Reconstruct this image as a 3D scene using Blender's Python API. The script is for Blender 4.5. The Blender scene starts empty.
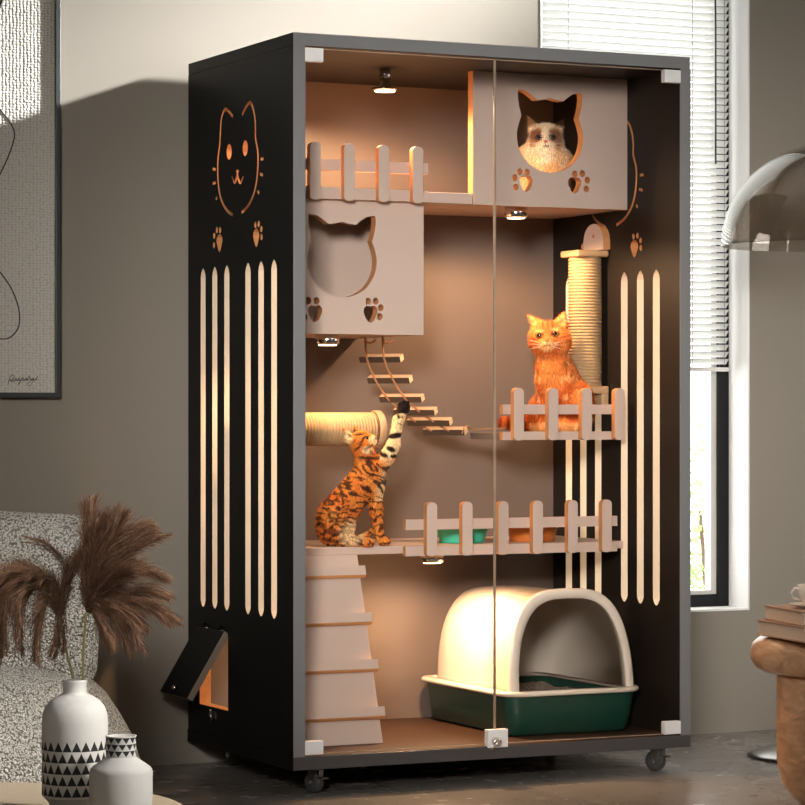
import bpy, bmesh, math, random
import numpy as np
from mathutils import Vector, Matrix, noise
random.seed(4); rng = np.random.default_rng(4)
sc = bpy.context.scene
COL = sc.collection
R = math.radians
PI = math.pi

# ------------------------------------------------------------------ camera
FP, CX, CY = 2825.0, 402.5, 412.0
YAW = -25.70
FX, FY = math.sin(R(25.70)), math.cos(R(25.70))      # view direction
RX, RY = FY, -FX                                      # right direction
CAM = Vector((-2.7476, -6.3244, 0.94))
cd = bpy.data.cameras.new('camera'); cam = bpy.data.objects.new('camera', cd); COL.objects.link(cam)
cam.location = CAM; cam.rotation_euler = (R(90), 0, R(YAW))
cd.lens = FP/805*36; cd.sensor_width = 36; cd.shift_y = (CY-402.5)/805
cd.clip_start = .1; cd.clip_end = 200
sc.camera = cam
sc.view_settings.view_transform = 'Standard'; sc.view_settings.look = 'None'
sc.view_settings.exposure = 0.0; sc.view_settings.gamma = 1; sc.view_settings.use_curve_mapping = False

def ray(x, y):
    a = (x-CX)/FP; b = -(y-CY)/FP
    return Vector((FX+a*RX, FY+a*RY, b))
def at(x, y, ax, c):            # surveyed point of the photo on a real plane of the room
    d = ray(x, y); i = 'XYZ'.index(ax); t = (c-CAM[i])/d[i]
    return CAM+d*t
def dep(x, y, d):
    return CAM+ray(x, y)*d

# ------------------------------------------------------------------ materials
def srgb(r, g, b):
    f = lambda c: (c/255/12.92) if c/255 <= .04045 else ((c/255+.055)/1.055)**2.4
    return (f(r), f(g), f(b), 1)
def newmat(name):
    m = bpy.data.materials.new(name); m.use_nodes = True
    nt = m.node_tree
    return m, nt, nt.nodes['Principled BSDF']
def N(nt, t, **k):
    n = nt.nodes.new(t)
    for a, v in k.items(): setattr(n, a, v)
    return n
def mat(name, col, rough=.5, metal=0, spec=.5, var=.06, scale=30, bump=0, bscale=200, coat=0, emit=None, estr=0, stretch=None):
    m, nt, b = newmat(name)
    if len(col) == 3: col = (*col, 1)
    tc = N(nt, 'ShaderNodeTexCoord'); mp = N(nt, 'ShaderNodeMapping')
    nt.links.new(tc.outputs['Object'], mp.inputs['Vector'])
    if stretch: mp.inputs['Scale'].default_value = stretch
    no = N(nt, 'ShaderNodeTexNoise'); no.inputs['Scale'].default_value = scale; no.inputs['Detail'].default_value = 4
    nt.links.new(mp.outputs[0], no.inputs['Vector'])
    mx = N(nt, 'ShaderNodeMix', data_type='RGBA')
    mx.inputs[6].default_value = tuple(c*(1-var) for c in col[:3])+(1,)
    mx.inputs[7].default_value = tuple(min(1, c*(1+var)) for c in col[:3])+(1,)
    nt.links.new(no.outputs['Fac'], mx.inputs[0]); nt.links.new(mx.outputs[2], b.inputs['Base Color'])
    b.inputs['Roughness'].default_value = rough; b.inputs['Metallic'].default_value = metal
    b.inputs['Specular IOR Level'].default_value = spec; b.inputs['Coat Weight'].default_value = coat
    if bump:
        n2 = N(nt, 'ShaderNodeTexNoise'); n2.inputs['Scale'].default_value = bscale; n2.inputs['Detail'].default_value = 3
        nt.links.new(mp.outputs[0], n2.inputs['Vector'])
        bp = N(nt, 'ShaderNodeBump'); bp.inputs['Strength'].default_value = bump; bp.inputs['Distance'].default_value = .002
        nt.links.new(n2.outputs['Fac'], bp.inputs['Height']); nt.links.new(bp.outputs[0], b.inputs['Normal'])
    if emit:
        b.inputs['Emission Color'].default_value = (*emit[:3], 1); b.inputs['Emission Strength'].default_value = estr
    return m
def thin_glass(name, tint, refl=.06, rough=0.0, ior=1.45):
    m, nt, b = newmat(name); nt.nodes.remove(b)
    out = nt.nodes['Material Output']
    tr = N(nt, 'ShaderNodeBsdfTransparent'); tr.inputs[0].default_value = (*tint, 1)
    gl = N(nt, 'ShaderNodeBsdfGlossy'); gl.inputs['Roughness'].default_value = rough
    fr = N(nt, 'ShaderNodeLayerWeight'); fr.inputs[0].default_value = .5
    pw = N(nt, 'ShaderNodeMath', operation='POWER'); pw.inputs[1].default_value = 4.5; nt.links.new(fr.outputs['Facing'], pw.inputs[0])
    ad = N(nt, 'ShaderNodeMath', operation='MULTIPLY_ADD'); ad.inputs[1].default_value = .9; ad.inputs[2].default_value = .04; nt.links.new(pw.outputs[0], ad.inputs[0])
    mu = N(nt, 'ShaderNodeMath', operation='MULTIPLY'); mu.inputs[1].default_value = refl
    mx = N(nt, 'ShaderNodeMixShader')
    nt.links.new(ad.outputs[0], mu.inputs[0]); nt.links.new(mu.outputs[0], mx.inputs[0])
    nt.links.new(tr.outputs[0], mx.inputs[1]); nt.links.new(gl.outputs[0], mx.inputs[2])
    nt.links.new(mx.outputs[0], out.inputs[0])
    return m

M = {}
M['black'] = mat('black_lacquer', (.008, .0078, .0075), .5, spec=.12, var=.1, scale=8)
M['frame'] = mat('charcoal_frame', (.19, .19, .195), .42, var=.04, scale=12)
M['rail'] = mat('shaded_front_rail', (.065, .06, .06), .42, var=.04, scale=12)  # darker than the frame: shade low on the cabinet put into the colour
M['inner'] = mat('dark_brown_inner', (.014, .0095, .007), .55, spec=.25, var=.1, scale=10)
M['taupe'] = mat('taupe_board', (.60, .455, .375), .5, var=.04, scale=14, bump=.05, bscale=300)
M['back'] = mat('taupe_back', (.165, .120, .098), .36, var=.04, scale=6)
M['edge'] = mat('orange_wood_edge', (.60, .27, .10), .55, var=.18, scale=60)
M['slotedge'] = mat('lit_slot_edge', (.86, .70, .50), .5, var=.05, scale=10)  # cut-edge wood turned cream: strong light on the slots put into the colour
M['innerfloor'] = mat('brown_inner_floor', (.055, .026, .015), .5, spec=.2, var=.1, scale=10)
M['sisal'] = mat('sisal_rope', (.46, .30, .15), .8, var=.15, scale=120, bump=.5, bscale=500)
M['cap'] = mat('post_cap', (.52, .33, .18), .5, var=.08)
M['rope'] = mat('brown_rope', (.42, .20, .09), .8, var=.3, scale=300)
M['rung'] = mat('rung_wood', (.50, .34, .22), .6, var=.15, scale=40)
M['rungend'] = mat('rung_end_grain', (.85, .66, .42), .6, var=.1, scale=60)
M['rungshade'] = mat('rung_shaded_side', (.06, .035, .022), .6, var=.2, scale=60)  # same wood, with the shade of its backlit faces put into the colour
M['chrome'] = mat('chrome', (.85, .83, .80), .16, metal=1, var=.02)
M['steel'] = mat('brushed_steel', (.24, .235, .23), .34, metal=1, var=.06)
M['clip'] = mat('satin_clip', (.82, .82, .82), .35, spec=.5, var=.02)
M['lampbase'] = mat('lamp_base_metal', (.20, .19, .18), .3, metal=1, var=.03)
M['rubber'] = mat('grey_rubber', (.06, .06, .058), .6, var=.15)
M['glass'] = thin_glass('door_glass', (.985, .985, .985), .22)
M['glassedge'] = mat('glass_edge', (.34, .26, .19), .25, var=.2, scale=40)
M['winglass'] = thin_glass('window_glass', (.98, .99, .98), .4)
M['lens'] = mat('light_lens', (1, .9, .75), .3, emit=(1, .72, .42), estr=14, var=0)
M['cream'] = mat('cream_plastic', (.80, .70, .58), .22, spec=.6, var=.01, scale=4)
M['green'] = mat('green_plastic', (.008, .055, .038), .28, var=.03, scale=4)
M['mint'] = mat('mint_bowl', (.05, .48, .33), .3, var=.03)
M['terracotta'] = mat('orange_bowl', (.55, .16, .03), .35, var=.05)
M['litter'] = mat('litter_grain', (.22, .16, .12), .9, var=.5, scale=160, bump=1, bscale=300)
M['wall'] = mat('wall_plaster', (.29, .257, .214), .85, spec=.2, var=.035, scale=2.2, bump=.08, bscale=60)
M['white'] = mat('white_paint', (.86, .85, .83), .5, var=.015)
M['ceiling'] = mat('ceiling_paint', (.7, .68, .64), .9, var=.02)
M['blackframe'] = mat('black_window_frame', (.010, .011, .012), .5, spec=.2, var=.05)
M['canvas'] = None
M['ink'] = mat('black_ink', (.012, .011, .01), .6, var=.1)
M['picframe'] = mat('picture_frame', (.045, .048, .045), .4, var=.06)
M['tabletop'] = mat('pale_oak', (.46, .38, .28), .5, var=.12, scale=6, stretch=(1, 12, 1))
M['vase'] = mat('white_ceramic', (.72, .71, .69), .6, var=.04, scale=25, bump=.15, bscale=120)
M['vaseblack'] = mat('black_glaze', (.015, .015, .016), .6, var=.1)
M['stem'] = mat('straw_stem', (.50, .40, .18), .7, var=.15)
M['paper'] = mat('page_paper', (.62, .50, .40), .8, var=.1, scale=200, stretch=(1, 1, 12))
M['cover'] = mat('book_cover', (.42, .27, .19), .6, var=.06)
M['porcelain'] = mat('porcelain', (.75, .68, .62), .25, var=.02)
M['dome'] = thin_glass('smoked_lamp_glass', (.90, .865, .83), 3.2, .03, 1.5)
M['leaf'] = mat('leaf', (.32, .50, .16), .6, var=.4, scale=6)
M['bark'] = mat('bark', (.14, .09, .06), .9, var=.3)
M['earth'] = mat('pale_ground', (.7, .7, .66), .9, var=.1)

# blind slats: thin painted material that lets daylight through
m, nt, b = newmat('blind_slat'); tl = N(nt, 'ShaderNodeBsdfTranslucent'); tl.inputs[0].default_value = (.85, .85, .83, 1)
b.inputs['Base Color'].default_value = (.88, .88, .87, 1); b.inputs['Roughness'].default_value = .5
nz = N(nt, 'ShaderNodeTexNoise'); nz.inputs['Scale'].default_value = 5
cr = N(nt, 'ShaderNodeMix', data_type='RGBA'); cr.inputs[6].default_value = (.86, .86, .85, 1); cr.inputs[7].default_value = (.9, .9, .89, 1)
nt.links.new(nz.outputs['Fac'], cr.inputs[0]); nt.links.new(cr.outputs[2], b.inputs['Base Color'])
ms = N(nt, 'ShaderNodeMixShader'); ms.inputs[0].default_value = .4
nt.links.new(b.outputs[0], ms.inputs[1]); nt.links.new(tl.outputs[0], ms.inputs[2]); nt.links.new(ms.outputs[0], nt.nodes['Material Output'].inputs[0])
M['slat'] = m

# boucle fabric
m, nt, b = newmat('boucle_fabric')
tc = N(nt, 'ShaderNodeTexCoord')
n1 = N(nt, 'ShaderNodeTexNoise'); n1.inputs['Scale'].default_value = 60; n1.inputs['Detail'].default_value = 2
va = N(nt, 'ShaderNodeVectorMath', operation='MULTIPLY_ADD'); va.inputs[1].default_value = (.012,)*3
vo = N(nt, 'ShaderNodeTexVoronoi', feature='F1'); vo.inputs['Scale'].default_value = 230
nt.links.new(tc.outputs['Object'], n1.inputs['Vector'])
nt.links.new(n1.outputs['Color'], va.inputs[0]); nt.links.new(tc.outputs['Object'], va.inputs[2]); nt.links.new(va.outputs[0], vo.inputs['Vector'])
rp = N(nt, 'ShaderNodeValToRGB'); rp.color_ramp.elements[0].color = (.90, .87, .80, 1); rp.color_ramp.elements[0].position = .35
rp.color_ramp.elements[1].color = (.24, .21, .18, 1); rp.color_ramp.elements[1].position = .75
nt.links.new(vo.outputs['Distance'], rp.inputs[0]); nt.links.new(rp.outputs[0], b.inputs['Base Color'])
bp = N(nt, 'ShaderNodeBump'); bp.invert = True; bp.inputs['Strength'].default_value = 1; bp.inputs['Distance'].default_value = .009
nt.links.new(vo.outputs['Distance'], bp.inputs['Height']); nt.links.new(bp.outputs[0], b.inputs['Normal'])
b.inputs['Roughness'].default_value = .95; b.inputs['Specular IOR Level'].default_value = .1
M['boucle'] = m

# woven canvas
m, nt, b = newmat('woven_canvas')
tc = N(nt, 'ShaderNodeTexCoord'); mp = N(nt, 'ShaderNodeMapping'); mp.inputs['Scale'].default_value = (1, 1, 1.35)
br = N(nt, 'ShaderNodeTexVoronoi', feature='F1'); br.inputs['Scale'].default_value = 105; br.inputs['Randomness'].default_value = .35
nt.links.new(tc.outputs['Object'], mp.inputs[0]); nt.links.new(mp.outputs[0], br.inputs['Vector'])
rp = N(nt, 'ShaderNodeValToRGB'); rp.color_ramp.elements[0].color = (.66, .63, .56, 1); rp.color_ramp.elements[0].position = .3
rp.color_ramp.elements[1].color = (.46, .43, .38, 1); rp.color_ramp.elements[1].position = .75
nt.links.new(br.outputs['Distance'], rp.inputs[0]); nt.links.new(rp.outputs[0], b.inputs['Base Color'])
bp = N(nt, 'ShaderNodeBump'); bp.invert = True; bp.inputs['Strength'].default_value = .7; bp.inputs['Distance'].default_value = .004
nt.links.new(br.outputs['Distance'], bp.inputs['Height']); nt.links.new(bp.outputs[0], b.inputs['Normal']); b.inputs['Roughness'].default_value = .9
M['canvas'] = m

# polished concrete floor
m, nt, b = newmat('polished_concrete')
tc = N(nt, 'ShaderNodeTexCoord')
n1 = N(nt, 'ShaderNodeTexNoise'); n1.inputs['Scale'].default_value = 1.6; n1.inputs['Detail'].default_value = 8
n2 = N(nt, 'ShaderNodeTexNoise'); n2.inputs['Scale'].default_value = 9; n2.inputs['Detail'].default_value = 2
nt.links.new(tc.outputs['Object'], n1.inputs['Vector']); nt.links.new(tc.outputs['Object'], n2.inputs['Vector'])
mx = N(nt, 'ShaderNodeMix', data_type='RGBA'); mx.inputs[6].default_value = (.17, .155, .14, 1); mx.inputs[7].default_value = (.30, .27, .245, 1)
nt.links.new(n1.outputs['Fac'], mx.inputs[0]); nt.links.new(mx.outputs[2], b.inputs['Base Color'])
rr = N(nt, 'ShaderNodeMapRange'); rr.inputs['To Min'].default_value = .16; rr.inputs['To Max'].default_value = .34
nt.links.new(n2.outputs['Fac'], rr.inputs[0]); nt.links.new(rr.outputs[0], b.inputs['Roughness'])
b.inputs['Specular IOR Level'].default_value = .6
M['floor'] = m

# burl wood
m, nt, b = newmat('burl_wood')
tc = N(nt, 'ShaderNodeTexCoord'); mp = N(nt, 'ShaderNodeMapping'); mp.inputs['Scale'].default_value = (1, 1, 2.6)
n1 = N(nt, 'ShaderNodeTexNoise'); n1.inputs['Scale'].default_value = 16; n1.inputs['Detail'].default_value = 8; n1.inputs['Distortion'].default_value = 1.2
nt.links.new(tc.outputs['Object'], mp.inputs[0]); nt.links.new(mp.outputs[0], n1.inputs['Vector'])
rp = N(nt, 'ShaderNodeValToRGB'); rp.color_ramp.elements[0].color = (.46, .25, .13, 1); rp.color_ramp.elements[0].position = .3
rp.color_ramp.elements[1].color = (.76, .47, .28, 1); rp.color_ramp.elements[1].position = .7
nt.links.new(n1.outputs['Fac'], rp.inputs[0]); nt.links.new(rp.outputs[0], b.inputs['Base Color']); b.inputs['Roughness'].default_value = .32
M['burl'] = m

def vcol_mat(name, rough=.75, sheen=.3):
    m, nt, b = newmat(name)
    a = N(nt, 'ShaderNodeAttribute', attribute_name='Col')
    no = N(nt, 'ShaderNodeTexNoise'); no.inputs['Scale'].default_value = 330; no.inputs['Detail'].default_value = 4
    tc = N(nt, 'ShaderNodeTexCoord'); mp = N(nt, 'ShaderNodeMapping'); mp.inputs['Scale'].default_value = (1, 1, .35)
    nt.links.new(tc.outputs['Object'], mp.inputs[0]); nt.links.new(mp.outputs[0], no.inputs['Vector'])
    mr = N(nt, 'ShaderNodeMapRange'); mr.inputs['From Min'].default_value = .3; mr.inputs['From Max'].default_value = .7; mr.inputs['To Min'].default_value = .5; mr.inputs['To Max'].default_value = 1.4
    nt.links.new(no.outputs['Fac'], mr.inputs[0])
    mu = N(nt, 'ShaderNodeVectorMath', operation='SCALE')
    nt.links.new(a.outputs['Color'], mu.inputs[0]); nt.links.new(mr.outputs[0], mu.inputs['Scale'])
    nt.links.new(mu.outputs[0], b.inputs['Base Color'])
    bp = N(nt, 'ShaderNodeBump'); bp.inputs['Strength'].default_value = .5; bp.inputs['Distance'].default_value = .003
    nt.links.new(no.outputs['Fac'], bp.inputs['Height']); nt.links.new(bp.outputs[0], b.inputs['Normal'])
    b.inputs['Roughness'].default_value = rough; b.inputs['Sheen Weight'].default_value = sheen*.15
    b.inputs['Specular IOR Level'].default_value = .2
    return m
M['fur'] = vcol_mat('cat_fur')
M['plume'] = vcol_mat('plume_fibre', .9, .2)
M['eye_amber'] = mat('amber_eye', (.30, .14, .03), .06, coat=.5, var=.2, scale=400)
M['eye_blue'] = mat('blue_eye', (.025, .055, .09), .06, coat=.5, var=.2, scale=400)
M['pupil'] = mat('pupil', (.004, .004, .004), .05, coat=1, var=0)
M['whisker'] = mat('whisker', (.8, .75, .65), .4, var=0)

# ------------------------------------------------------------------ builders
def tag(o, label=None, cat=None, group=None, kind=None):
    if label: o['label'] = label
    if cat: o['category'] = cat
    if group: o['group'] = group
    if kind: o['kind'] = kind
    return o
def empty(name, loc=(0, 0, 0), rz=0, parent=None):
    o = bpy.data.objects.new(name, None); COL.objects.link(o); o.location = loc; o.rotation_euler = (0, 0, rz)
    o.empty_display_size = .05
    if parent: o.parent = parent
    return o
class MB:
    def __init__(s): s.b = bmesh.new(); s.mi = 0
    def _set(s, faces, mi):
        for f in faces: f.material_index = mi
    def box(s, x0, x1, y0, y1, z0, z1, mi=0, T=None):
        vs = [Vector((x, y, z)) for x in (x0, x1) for y in (y0, y1) for z in (z0, z1)]
        if T: vs = [T @ v for v in vs]
        v = [s.b.verts.new(p) for p in vs]
        q = [(0, 1, 3, 2), (4, 6, 7, 5), (0, 4, 5, 1), (2, 3, 7, 6), (0, 2, 6, 4), (1, 5, 7, 3)]
        fs = [s.b.faces.new([v[i] for i in a]) for a in q]; s._set(fs, mi); return fs
    def lathe(s, prof, c=(0, 0, 0), n=40, mi=0, axis='Z', cap=True, smooth=True, T=None):
        rings = []
        for r, h in prof:
            ring = []
            for k in range(n):
                a = 2*PI*k/n
                p = (r*math.cos(a), r*math.sin(a), h)
                if axis == 'X': p = (p[2], p[0], p[1])
                if axis == 'Y': p = (p[1], p[2], p[0])
                p = Vector(p)+Vector(c)
                if T: p = T @ p
                ring.append(s.b.verts.new(p))
            rings.append(ring)
        fs = []
        for a, b_ in zip(rings, rings[1:]):
            for k in range(n):
                fs.append(s.b.faces.new((a[k], a[(k+1) % n], b_[(k+1) % n], b_[k])))
        for f in fs: f.smooth = smooth
        if cap:
            if prof[0][0] > 1e-6: fs.append(s.b.faces.new(list(reversed(rings[0]))))
            if prof[-1][0] > 1e-6: fs.append(s.b.faces.new(rings[-1]))
        s._set(fs, mi); return fs
    def tube(s, pts, r, n=8, mi=0, cap=True):
        pts = [Vector(p) for p in pts]; rings = []; up = Vector((0, 0, 1))
        for i, p in enumerate(pts):
            t = (pts[min(i+1, len(pts)-1)]-pts[max(i-1, 0)]).normalized()
            u = t.cross(up)
            if u.length < .05: u = t.cross(Vector((0, 1, 0)))
            u.normalize(); w = u.cross(t)
            rr = r[i] if isinstance(r, (list, tuple)) else r
            rings.append([s.b.verts.new(p+(u*math.cos(2*PI*k/n)+w*math.sin(2*PI*k/n))*rr) for k in range(n)])
        fs = []
        for a, b_ in zip(rings, rings[1:]):
            for k in range(n):
                f = s.b.faces.new((a[k], a[(k+1) % n], b_[(k+1) % n], b_[k])); f.smooth = True; fs.append(f)
        if cap:
            fs.append(s.b.faces.new(list(reversed(rings[0])))); fs.append(s.b.faces.new(rings[-1]))
        s._set(fs, mi); return fs
    def sphere(s, c, r, mi=0, u=20, v=12, sc_=(1, 1, 1)):
        T = Matrix.Translation(c) @ Matrix.Diagonal((*[r*k for k in sc_], 1))
        g = bmesh.ops.create_uvsphere(s.b, u_segments=u, v_segments=v, radius=1, matrix=T)
        fs = {f for vv in g['verts'] for f in vv.link_faces}
        for f in fs: f.smooth = True
        s._set(fs, mi); return fs
    def prism(s, poly, h0, h1, mi=0, T=None, side_mi=None):     # poly in XY extruded along Z, then T
        lo = [Vector((x, y, h0)) for x, y in poly]; hi = [Vector((x, y, h1)) for x, y in poly]
        if T: lo = [T @ p for p in lo]; hi = [T @ p for p in hi]
        a = [s.b.verts.new(p) for p in lo]; c = [s.b.verts.new(p) for p in hi]; n = len(a)
        f1 = [s.b.faces.new(list(reversed(a))), s.b.faces.new(c)]; s._set(f1, mi)
        f2 = [s.b.faces.new((a[k], a[(k+1) % n], c[(k+1) % n], c[k])) for k in range(n)]
        s._set(f2, mi if side_mi is None else side_mi)
        return f1+f2
    def build(s, name, mats, parent=None, bevel=0, seg=2, subsurf=0, T=None):
        bmesh.ops.recalc_face_normals(s.b, faces=s.b.faces)
        me = bpy.data.meshes.new(name); s.b.to_mesh(me); s.b.free()
        if T: me.transform(T)
        if not isinstance(mats, (list, tuple)): mats = [mats]
        for m_ in mats: me.materials.append(m_)
        o = bpy.data.objects.new(name, me); COL.objects.link(o)
        if parent: o.parent = parent
        if bevel:
            md = o.modifiers.new('bevel', 'BEVEL'); md.width = bevel; md.segments = seg; md.limit_method = 'ANGLE'; md.angle_limit = R(40)
            if seg > 2:
                for p in me.polygons: p.use_smooth = True
        if subsurf:
            md = o.modifiers.new('sub', 'SUBSURF'); md.levels = subsurf; md.render_levels = subsurf
            for p in me.polygons: p.use_smooth = True
        return o
def boxo(name, mats, parent, *d, bevel=.0015, mi=0, seg=2):
    b = MB(); b.box(*d, mi=mi); return b.build(name, mats, parent, bevel=bevel, seg=seg)
def copy_tree(o, parent=None):
    c = o.copy(); COL.objects.link(c); c.parent = parent
    for ch in list(o.children): copy_tree(ch, c)
    return c

def board(name, outer, holes, thick, plane, off, mats, parent, outer_mi=0):
    """a panel cut from 2D outlines; mats = [face, cut edge]"""
    cu = bpy.data.curves.new(name+'_outline', 'CURVE'); cu.dimensions = '2D'; cu.fill_mode = 'BOTH'; cu.extrude = thick/2
    for pl in [outer]+holes:
        sp = cu.splines.new('POLY'); sp.points.add(len(pl)-1)
        for i, (u, v) in enumerate(pl): sp.points[i].co = (u, v, 0, 1)
        sp.use_cyclic_u = True
    t = bpy.data.objects.new('tmp', cu); COL.objects.link(t)
    dg = bpy.context.evaluated_depsgraph_get(); dg.update()
    me = bpy.data.meshes.new_from_object(t.evaluated_get(dg))
    bpy.data.objects.remove(t); bpy.data.curves.remove(cu)
    us = [p[0] for p in outer]; vs = [p[1] for p in outer]
    bb = (min(us), max(us), min(vs), max(vs))
    me.materials.clear()
    for m_ in mats: me.materials.append(m_)
    for p in me.polygons:
        p.use_smooth = False
        if abs(p.normal.z) > .8: p.material_index = 0
        else:
            c = p.center
            on = min(abs(c.x-bb[0]), abs(c.x-bb[1]), abs(c.y-bb[2]), abs(c.y-bb[3])) < 1e-4
            p.material_index = outer_mi if on else 1
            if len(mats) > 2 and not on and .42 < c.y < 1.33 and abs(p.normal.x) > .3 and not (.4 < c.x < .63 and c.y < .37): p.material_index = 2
    for v in me.vertices:
        u, w, h = v.co
        v.co = (off+h, u, w) if plane == 'X' else ((u, off-h, w) if plane == 'Y' else (u, w, off+h))
    me.update(); me.name = name
    o = bpy.data.objects.new(name, me); COL.objects.link(o)
    if parent: o.parent = parent
    return o
def ell(cx, cy, rx, ry, n=16, rot=0):
    return [(cx+rx*math.cos(a)*math.cos(rot)-ry*math.sin(a)*math.sin(rot), cy+rx*math.cos(a)*math.sin(rot)+ry*math.sin(a)*math.cos(rot)) for a in [2*PI*k/n for k in range(n)]]
def catmull(p, n=5, closed=False):
    out = []; L = len(p)
    rngi = range(L if closed else L-1)
    for i in rngi:
        g = (lambda k: p[k % L]) if closed else (lambda k: p[min(max(k, 0), L-1)])
        a, b_, c, d = g(i-1), g(i), g(i+1), g(i+2)
        for k in range(n):
            t = k/n
            out.append(tuple(.5*(2*b_[j]+(c[j]-a[j])*t+(2*a[j]-5*b_[j]+4*c[j]-d[j])*t*t+(-a[j]+3*b_[j]-3*c[j]+d[j])*t**3) for j in range(len(b_))))
    if not closed: out.append(tuple(p[-1]))
    return out
def stroke(p, w):                    # closed outline of a groove of width w
    L, Rr = [], []
    for i in range(len(p)):
        a = p[max(i-1, 0)]; c = p[min(i+1, len(p)-1)]
        dx, dy = c[0]-a[0], c[1]-a[1]; l = math.hypot(dx, dy) or 1
        nx, ny = -dy/l*w/2, dx/l*w/2
        L.append((p[i][0]+nx, p[i][1]+ny)); Rr.append((p[i][0]-nx, p[i][1]-ny))
    return L+Rr[::-1]

# ------------------------------------------------------------------ the room
def struct(o): o['kind'] = 'structure'; return o
WY = .73
XL, XR, YB, ZC = -4.6, 3.0, -8.0, 2.9
struct(boxo('floor', M['floor'], None, XL, XR+.2, YB, WY+.2, -.06, 0, bevel=0))
struct(boxo('ceiling', M['ceiling'], None, XL, XR+.2, YB, WY+.2, ZC, ZC+.06, bevel=0))
WX0, WX1, WZ0, WZ1 = 1.081, 1.78, .357, 2.55
b = MB(); m_ = 0
b.box(XL, WX0, WY, WY+.2, 0, ZC); b.box(WX1, XR+.2, WY, WY+.2, 0, ZC); b.box(WX0, WX1, WY, WY+.2, 0, WZ0); b.box(WX0, WX1, WY, WY+.2, WZ1, ZC)
struct(b.build('wall_back', M['wall'], None))
struct(boxo('wall_left', M['wall'], None, XL-.1, XL, YB, WY, 0, ZC, bevel=0))
struct(boxo('wall_right', M['wall'], None, XR+.2, XR+.3, YB, WY, 0, ZC, bevel=0))
struct(boxo('wall_front', M['wall'], None, XL, XR, YB-.1, YB, 0, ZC, bevel=0))
# white lining of the window recess
b = MB(); t = .006
b.box(WX1-t, WX1+.0, WY-.003, WY+.2, WZ0, WZ1); b.box(WX0, WX0+t, WY-.003, WY+.2, WZ0, WZ1)
b.box(WX0+t, WX1-t, WY-.003, WY+.2, WZ0, WZ0+t); b.box(WX0+t, WX1-t, WY-.003, WY+.2, WZ1-t, WZ1)
struct(b.build('trim_1', M['white'], None))
win = struct(empty('window_1', ((WX0+WX1)/2, WY+.125, WZ0+t)))
x0, x1, z0, z1 = -(WX1-WX0)/2+t, (WX1-WX0)/2-t, 0, WZ1-WZ0-2*t
b = MB(); w = .036
b.box(x0, x0+w, -.025, .025, z0, z1); b.box(x1-w, x1, -.025, .025, z0, z1); b.box(x0+w, x1-w, -.025, .025, z0, z0+w); b.box(x0+w, x1-w, -.025, .025, z1-w, z1)
b.build('window_frame', M['blackframe'], win, bevel=.002)
b = MB(); v = .02
b.box(x0+w, x0+w+v, -.012, .02, z0+w, z1-w); b.box(x1-w-v, x1-w, -.012, .02, z0+w, z1-w); b.box(x0+w+v, x1-w-v, -.012, .02, z0+w, z0+w+.012)
tag(b.build('sash', M['white'], win), 'white inner sash')
boxo('pane', M['winglass'], win, x0+w+v, x1-w-v, 0, .004, z0+w, z1-w, bevel=0)

# venetian blind in the recess
bx0, bx1, bY = WX0+.012, WX1-.03, WY+.07
bl = tag(empty('venetian_blind', ((bx0+bx1)/2, bY, 1.06)), 'white venetian blind hanging half way down the window behind the cabinet', 'blind')
h = (bx1-bx0)/2; pitch = .0208; nsl = 66
b = MB()
for k in range(nsl):
    z = .03+k*pitch
    T = Matrix.Translation((0, 0, z)) @ Matrix.Rotation(R(-38), 4, 'X')
    for (ya, yb, dz) in ((-.0125, -.004, -.0012), (-.004, .004, 0), (.004, .0125, -.0012)):
        pass
    prof = [(-.0125, -.0016), (-.006, -.0003), (0, .0002), (.006, -.0003), (.0125, -.0016)]
    for (a0, c0), (a1, c1) in zip(prof, prof[1:]):
        vs = []
        for x in (-h, h):
            for (yy, zz) in ((a0, c0), (a1, c1)):
                for th in (0, .0007): vs.append(b.b.verts.new(T @ Vector((x, yy, zz+th))))
        # 0:(x-,a0,lo)1:(x-,a0,hi)2:(x-,a1,lo)3:(x-,a1,hi) 4..7 x+
        for q in ((0, 2, 6, 4), (1, 5, 7, 3), (0, 1, 3, 2), (4, 6, 7, 5)): b.b.faces.new([vs[i] for i in q])
b.build('slats', M['slat'], bl)
boxo('bottom_rail', M['white'], bl, -h, h, -.011, .011, 0, .012, bevel=.002)
boxo('head_rail', M['white'], bl, -h, h, -.02, .02, .03+nsl*pitch, .07+nsl*pitch, bevel=.002)
for x in (-h+.11, h-.13, h-.02):
    b = MB(); b.tube([(x, -.014, .01), (x, -.014, .03+nsl*pitch)], .0008, 5); b.tube([(x, .014, .01), (x, .014, .03+nsl*pitch)], .0008, 5)
    b.build('ladder_cord', M['steel'], bl)
b = MB(); b.tube([(h-.060, -.03, .61), (h-.060, -.03, 1.0), (h-.060, -.022, 1.4)], .0028, 8); tag(b.build('tilt_wand', M['picframe'], bl), 'thin dark tilt wand')

# greenery outside
tree = tag(empty('garden_shrub', (3.85, 4.2, -.6)), 'pale green leafy shrub outside the lower window glass', 'shrub')
b = MB()
for k in range(5):
    a = k*1.3; b.tube([(0, 0, 0), (.1*math.cos(a), .1*math.sin(a), .4), (.3*math.cos(a), .3*math.sin(a), 1.1)], [.02, .014, .006], 6)
b.build('stem', M['bark'], tree)
b = MB()
for k in range(4600):
    p = Vector((random.gauss(0, .42), random.gauss(0, .3), random.uniform(.35, 1.5)))
    if random.random() < (p.z-.85)*1.3: continue
    u = Vector((random.gauss(0, 1), random.gauss(0, 1), random.gauss(0, .6))).normalized(); w_ = u.orthogonal().normalized()
    L = random.uniform(.022, .05); W = L*.3
    vs = [b.b.verts.new(q) for q in (p, p+u*L*.5+w_*W, p+u*L, p+u*L*.5-w_*W)]; b.b.faces.new(vs)
b.build('foliage', M['leaf'], tree)

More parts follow.
